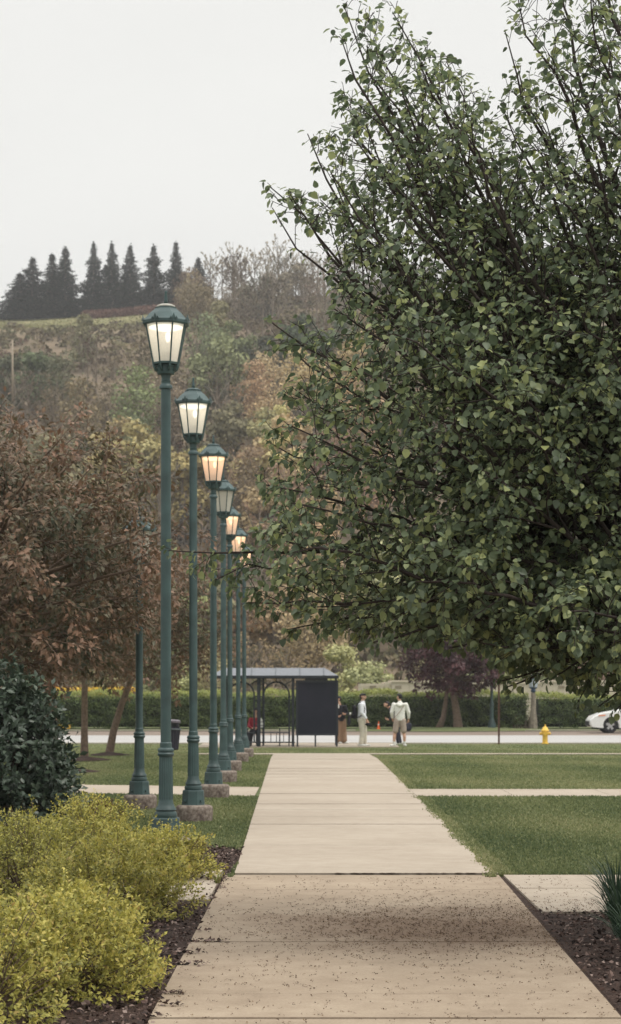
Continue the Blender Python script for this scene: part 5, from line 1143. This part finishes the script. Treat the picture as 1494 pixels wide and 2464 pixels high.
# P2: man from behind, white hooded top, khaki shorts
p = person(962, 71.5, 'man seen from behind in a white hooded top, khaki shorts and white shoes')
hd, c, f, u, s = head((-.02, .03, 1.69), (-.75, .65, 0))
armsL = [((-.21, 0, 1.43), .052), ((-.27, -.02, 1.17), .042), ((-.25, .10, .95), .028)]; armsR = [((.21, 0, 1.43), .052), ((.29, .0, 1.16), .042), ((.30, .08, .92), .028)]
blob('body', hd + [[((0, .0, 1.48), .058), ((-.01, .02, 1.6), .052)], [((0, 0, .95), (.16, .11, .1)), ((0, 0, 1.2), (.16, .11, .1)), ((0, 0, 1.42), (.19, .1, .07))], armsL, armsR, [((-.09, 0, .92), .105), ((-.15, .02, .50), .062), ((-.165, .03, .46), .058), ((-.19, -.01, .32), .060), ((-.20, 0, .09), .038)], [((.09, 0, .92), .105), ((.135, .02, .50), .062), ((.14, .03, .46), .058), ((.155, -.01, .32), .060), ((.16, 0, .09), .038)]] + hand((-.25, .10, .95), (.3, .4, -1), (1, 0, 0)) + hand((.30, .08, .92), (-.1, .3, -1), (-1, 0, 0)), M['skin'], p, .0085)
face(p, c, f, u, s); hairpiece(p, c, f, u)
blob('hooded_top', [[((0, 0, .90), (.185, .135, .05)), ((0, 0, 1.05), (.19, .14, .1)), ((0, 0, 1.2), (.19, .14, .1)), ((0, 0, 1.42), (.21, .12, .085))], [((-.09, -.10, 1.44), .06), ((0, -.125, 1.40), .065), ((.09, -.10, 1.44), .06)], [((0, 0, 1.5), .08)], [((-.21, 0, 1.43), .078), ((-.28, -.02, 1.17), .07), ((-.255, .08, .99), .05)], [((.21, 0, 1.43), .078), ((.30, 0, 1.16), .07), ((.305, .06, .98), .05)]], M['offwhite'], p)
blob('shorts', [[((0, 0, .92), (.175, .13, .08))], [((-.09, 0, .88), .128), ((-.145, .01, .57), .108), ((-.148, .01, .54), .106)], [((.09, 0, .88), .128), ((.13, .01, .57), .108), ((.132, .01, .54), .106)]], M['khaki'], p)
shoe((-.20, 0, 0), (-.8, -.5, 0), M['white_shoe'], p); shoe((.16, 0, 0), (.3, -.95, 0), M['white_shoe'], p)
for q in (-1, 1):
    X = -.20 if q < 0 else .16; m = MB(); m.lathe([(.045, .08), (.048, .15), (.046, .17)], 14, c=(X, 0, 0)); m.build('sock', M['white_shoe'], p)
m = MB(); m.tube([(.17, -.13, 1.44), (.0, -.155, 1.2), (-.17, -.15, 1.0), (-.22, .0, .93)], .012, 4); o = m.build('bag_strap', M['khaki'], p)
# P3: behind, head bowed, dark trousers
p = person(949, 73.6, 'person in dark trousers bending forward, mostly hidden behind the man in the hooded top')
hd, c, f, u, s = head((-.28, -.05, 1.42), (-.9, -.3, -.3), -.5)
blob('body', hd + [[((-.16, 0, 1.30), .055), ((-.25, -.03, 1.36), .05)], [((.10, 0, .92), (.11, .14, .1)), ((.04, 0, 1.1), (.10, .14, .1)), ((-.10, 0, 1.27), (.09, .17, .07))], [((-.1, -.18, 1.25), .05), ((-.06, -.22, 1.0), .038), ((-.2, -.12, .88), .026)], [((-.1, .18, 1.25), .05), ((-.06, .22, 1.0), .038), ((-.2, .12, .88), .026)], [((.12, -.08, .88), .10), ((.08, -.09, .48), .062), ((.13, -.08, .09), .042)], [((.12, .08, .88), .10), ((.12, .09, .48), .062), ((.2, .09, .09), .042)]] + hand((-.2, -.12, .88), (-1, .2, .3), (0, .5, 1)) + hand((-.2, .12, .88), (-1, -.2, .3), (0, -.5, 1)), M['skin'], p, .0085)
face(p, c, f, u, s); hairpiece(p, c, f, u)
blob('jacket', [[((.12, 0, .88), (.13, .16, .06)), ((.04, 0, 1.1), (.12, .16, .1)), ((-.10, 0, 1.27), (.11, .19, .085))], [((-.1, -.18, 1.25), .07), ((-.06, -.22, 1.0), .055), ((-.17, -.14, .9), .04)], [((-.1, .18, 1.25), .07), ((-.06, .22, 1.0), .055), ((-.17, .14, .9), .04)]], M['navy'], p)
blob('trousers', [[((.12, 0, .9), (.12, .15, .08))], [((.12, -.08, .88), .115), ((.08, -.09, .48), .085), ((.13, -.08, .1), .07)], [((.12, .08, .88), .115), ((.12, .09, .48), .085), ((.2, .09, .1), .07)]], M['navy'], p)
shoe((.12, -.08, 0), (-1, -.2, 0), M['white_shoe'], p); shoe((.2, .09, 0), (-1, .1, 0), M['white_shoe'], p)
bag = empty('shoulder_bag', (wx(955, 73.6) + .38, 73.5, .28), label='dark bag hanging behind the man in khaki shorts', cat='bag')
blob('bag_body', [[((0, 0, 0), (.14, .07, .10)), ((.03, 0, .12), (.12, .06, .10))]], M['navy'], bag); m = MB(); m.tube([(-.08, 0, .2), (-.18, 0, .45), (-.28, 0, .72)], .012, 4); m.build('strap', M['navy'], bag)
# P4: half hidden by the panel, black jacket, brown wide trousers
p = person(821, 75.0, 'person in a black jacket and wide brown trousers half hidden behind the dark panel')
hd, c, f, u, s = head((-.10, 0, 1.60), (-.9, -.4, 0))
blob('body', hd + [[((-.05, 0, 1.38), .052), ((-.09, 0, 1.5), .048)], [((0, 0, .9), (.13, .11, .1)), ((0, 0, 1.12), (.12, .1, .1)), ((-.02, 0, 1.32), (.15, .09, .07))], [((.13, -.08, 1.33), .05), ((.21, -.08, 1.08), .038), ((.14, -.2, 1.06), .026)], [((-.17, .05, 1.33), .05), ((-.22, .05, 1.06), .038), ((-.12, -.1, .98), .026)], [((-.07, 0, .86), .1), ((-.08, 0, .46), .06), ((-.09, 0, .09), .04)], [((.07, 0, .86), .1), ((.09, .02, .46), .06), ((.10, .02, .09), .04)]] + hand((.14, -.2, 1.06), (-.6, -.6, .1), (0, 0, 1)) + hand((-.12, -.1, .98), (.8, -.6, .1), (0, 0, 1)), M['skin'], p, .0085)
face(p, c, f, u, s); hairpiece(p, c, f, u)
blob('jacket', [[((0, 0, .84), (.17, .14, .06)), ((0, 0, 1.1), (.16, .13, .1)), ((-.02, 0, 1.32), (.175, .11, .085))], [((.13, -.08, 1.33), .072), ((.22, -.08, 1.08), .06), ((.17, -.17, 1.05), .042)], [((-.17, .05, 1.33), .072), ((-.22, .05, 1.06), .06), ((-.14, -.07, .98), .042)]], M['dark'], p)
blob('collar', [[((-.12, -.06, 1.42), .035), ((-.10, -.09, 1.30), .03)]], M['offwhite'], p)
blob('trousers', [[((0, 0, .88), (.14, .12, .08))], [((-.07, 0, .84), .12), ((-.08, 0, .4), .11), ((-.09, 0, .13), .12)], [((.07, 0, .84), .12), ((.09, .02, .4), .11), ((.10, .02, .13), .12)]], M['brown'], p)
shoe((-.09, -.02, 0), (.5, -.9, 0), M['white_shoe'], p); shoe((.10, 0, 0), (.85, -.5, 0), M['white_shoe'], p)
hb = empty('small_bag', (wx(821, 75.0) + .27, 74.85, .50), label='small dark bag with a white tag held by the person in the black jacket', cat='bag')
blob('bag_body', [[((0, 0, .0), (.07, .06, .13)), ((.02, 0, .16), (.06, .05, .1))]], M['dark'], hb); blob('tag', [[((.05, -.04, .30), (.035, .03, .05))]], M['white_shoe'], hb, .01)
# P5: seated in the shelter
D5 = 71.75; x5 = sx(478)
p = props(empty('person', (x5, D5, -.285)), label='person in a red top sitting on the bench in the bus shelter', cat='person', group='people waiting at the bus stop')
hd, c, f, u, s = head((.0, .0, 1.20), (-.3, -.9, 0))
blob('body', hd + [[((0, .03, .98), .055), ((0, .01, 1.1), .048)], [((0, .05, .52), (.16, .12, .1)), ((0, .05, .75), (.14, .11, .1)), ((0, .05, .92), (.16, .09, .06))], [((-.17, .04, .92), .048), ((-.22, -.02, .68), .038), ((-.1, -.2, .62), .026)], [((.17, .04, .92), .048), ((.22, -.02, .68), .038), ((.1, -.2, .62), .026)], [((-.09, 0, .50), .09), ((-.13, -.38, .50), .062), ((-.16, -.36, .09), .042)], [((.09, 0, .50), .09), ((.10, -.38, .50), .062), ((.07, -.32, .09), .042)]] + hand((-.1, -.2, .62), (.8, -.5, 0), (0, 0, -1)) + hand((.1, -.2, .62), (-.8, -.5, 0), (0, 0, -1)), M['skin'], p, .0085)
face(p, c, f, u, s); hairpiece(p, c, f, u)
blob('top', [[((0, .05, .52), (.18, .14, .06)), ((0, .05, .75), (.165, .13, .1)), ((0, .05, .92), (.18, .11, .075))], [((-.17, .04, .92), .07), ((-.23, -.02, .69), .056), ((-.13, -.17, .63), .042)]], M['red'], p)
blob('sleeve', [[((.17, .04, .90), .072), ((.23, -.02, .69), .058), ((.13, -.17, .63), .044)]], M['offwhite'], p)
blob('trousers', [[((0, .02, .50), (.17, .13, .09))], [((-.09, 0, .50), .105), ((-.13, -.38, .50), .082), ((-.16, -.36, .12), .062)], [((.09, 0, .50), .105), ((.10, -.38, .50), .082), ((.07, -.32, .12), .062)]], M['dark'], p)
shoe((-.16, -.38, 0), (-.2, -1, 0), M['dark'], p); shoe((.07, -.34, 0), (.2, -1, 0), M['dark'], p)

# ------------------------------------------------------------------ haze
hzm = bpy.data.materials.new('haze'); hzm.use_nodes = True; t = hzm.node_tree; t.nodes.clear()
o_ = t.nodes.new('ShaderNodeOutputMaterial'); v_ = t.nodes.new('ShaderNodeVolumePrincipled'); v_.inputs['Color'].default_value = (.92, .92, .93, 1); v_.inputs['Density'].default_value = .00034; v_.inputs['Anisotropy'].default_value = .2
t.links.new(v_.outputs[0], o_.inputs['Volume'])
m = MB(); m.box(-1900, 1900, -40, 2600, -3, 112); hb_ = m.build('haze', hzm, kind='stuff'); props(hb_, label='thin pale haze in the air in front of the hillside', cat='haze')
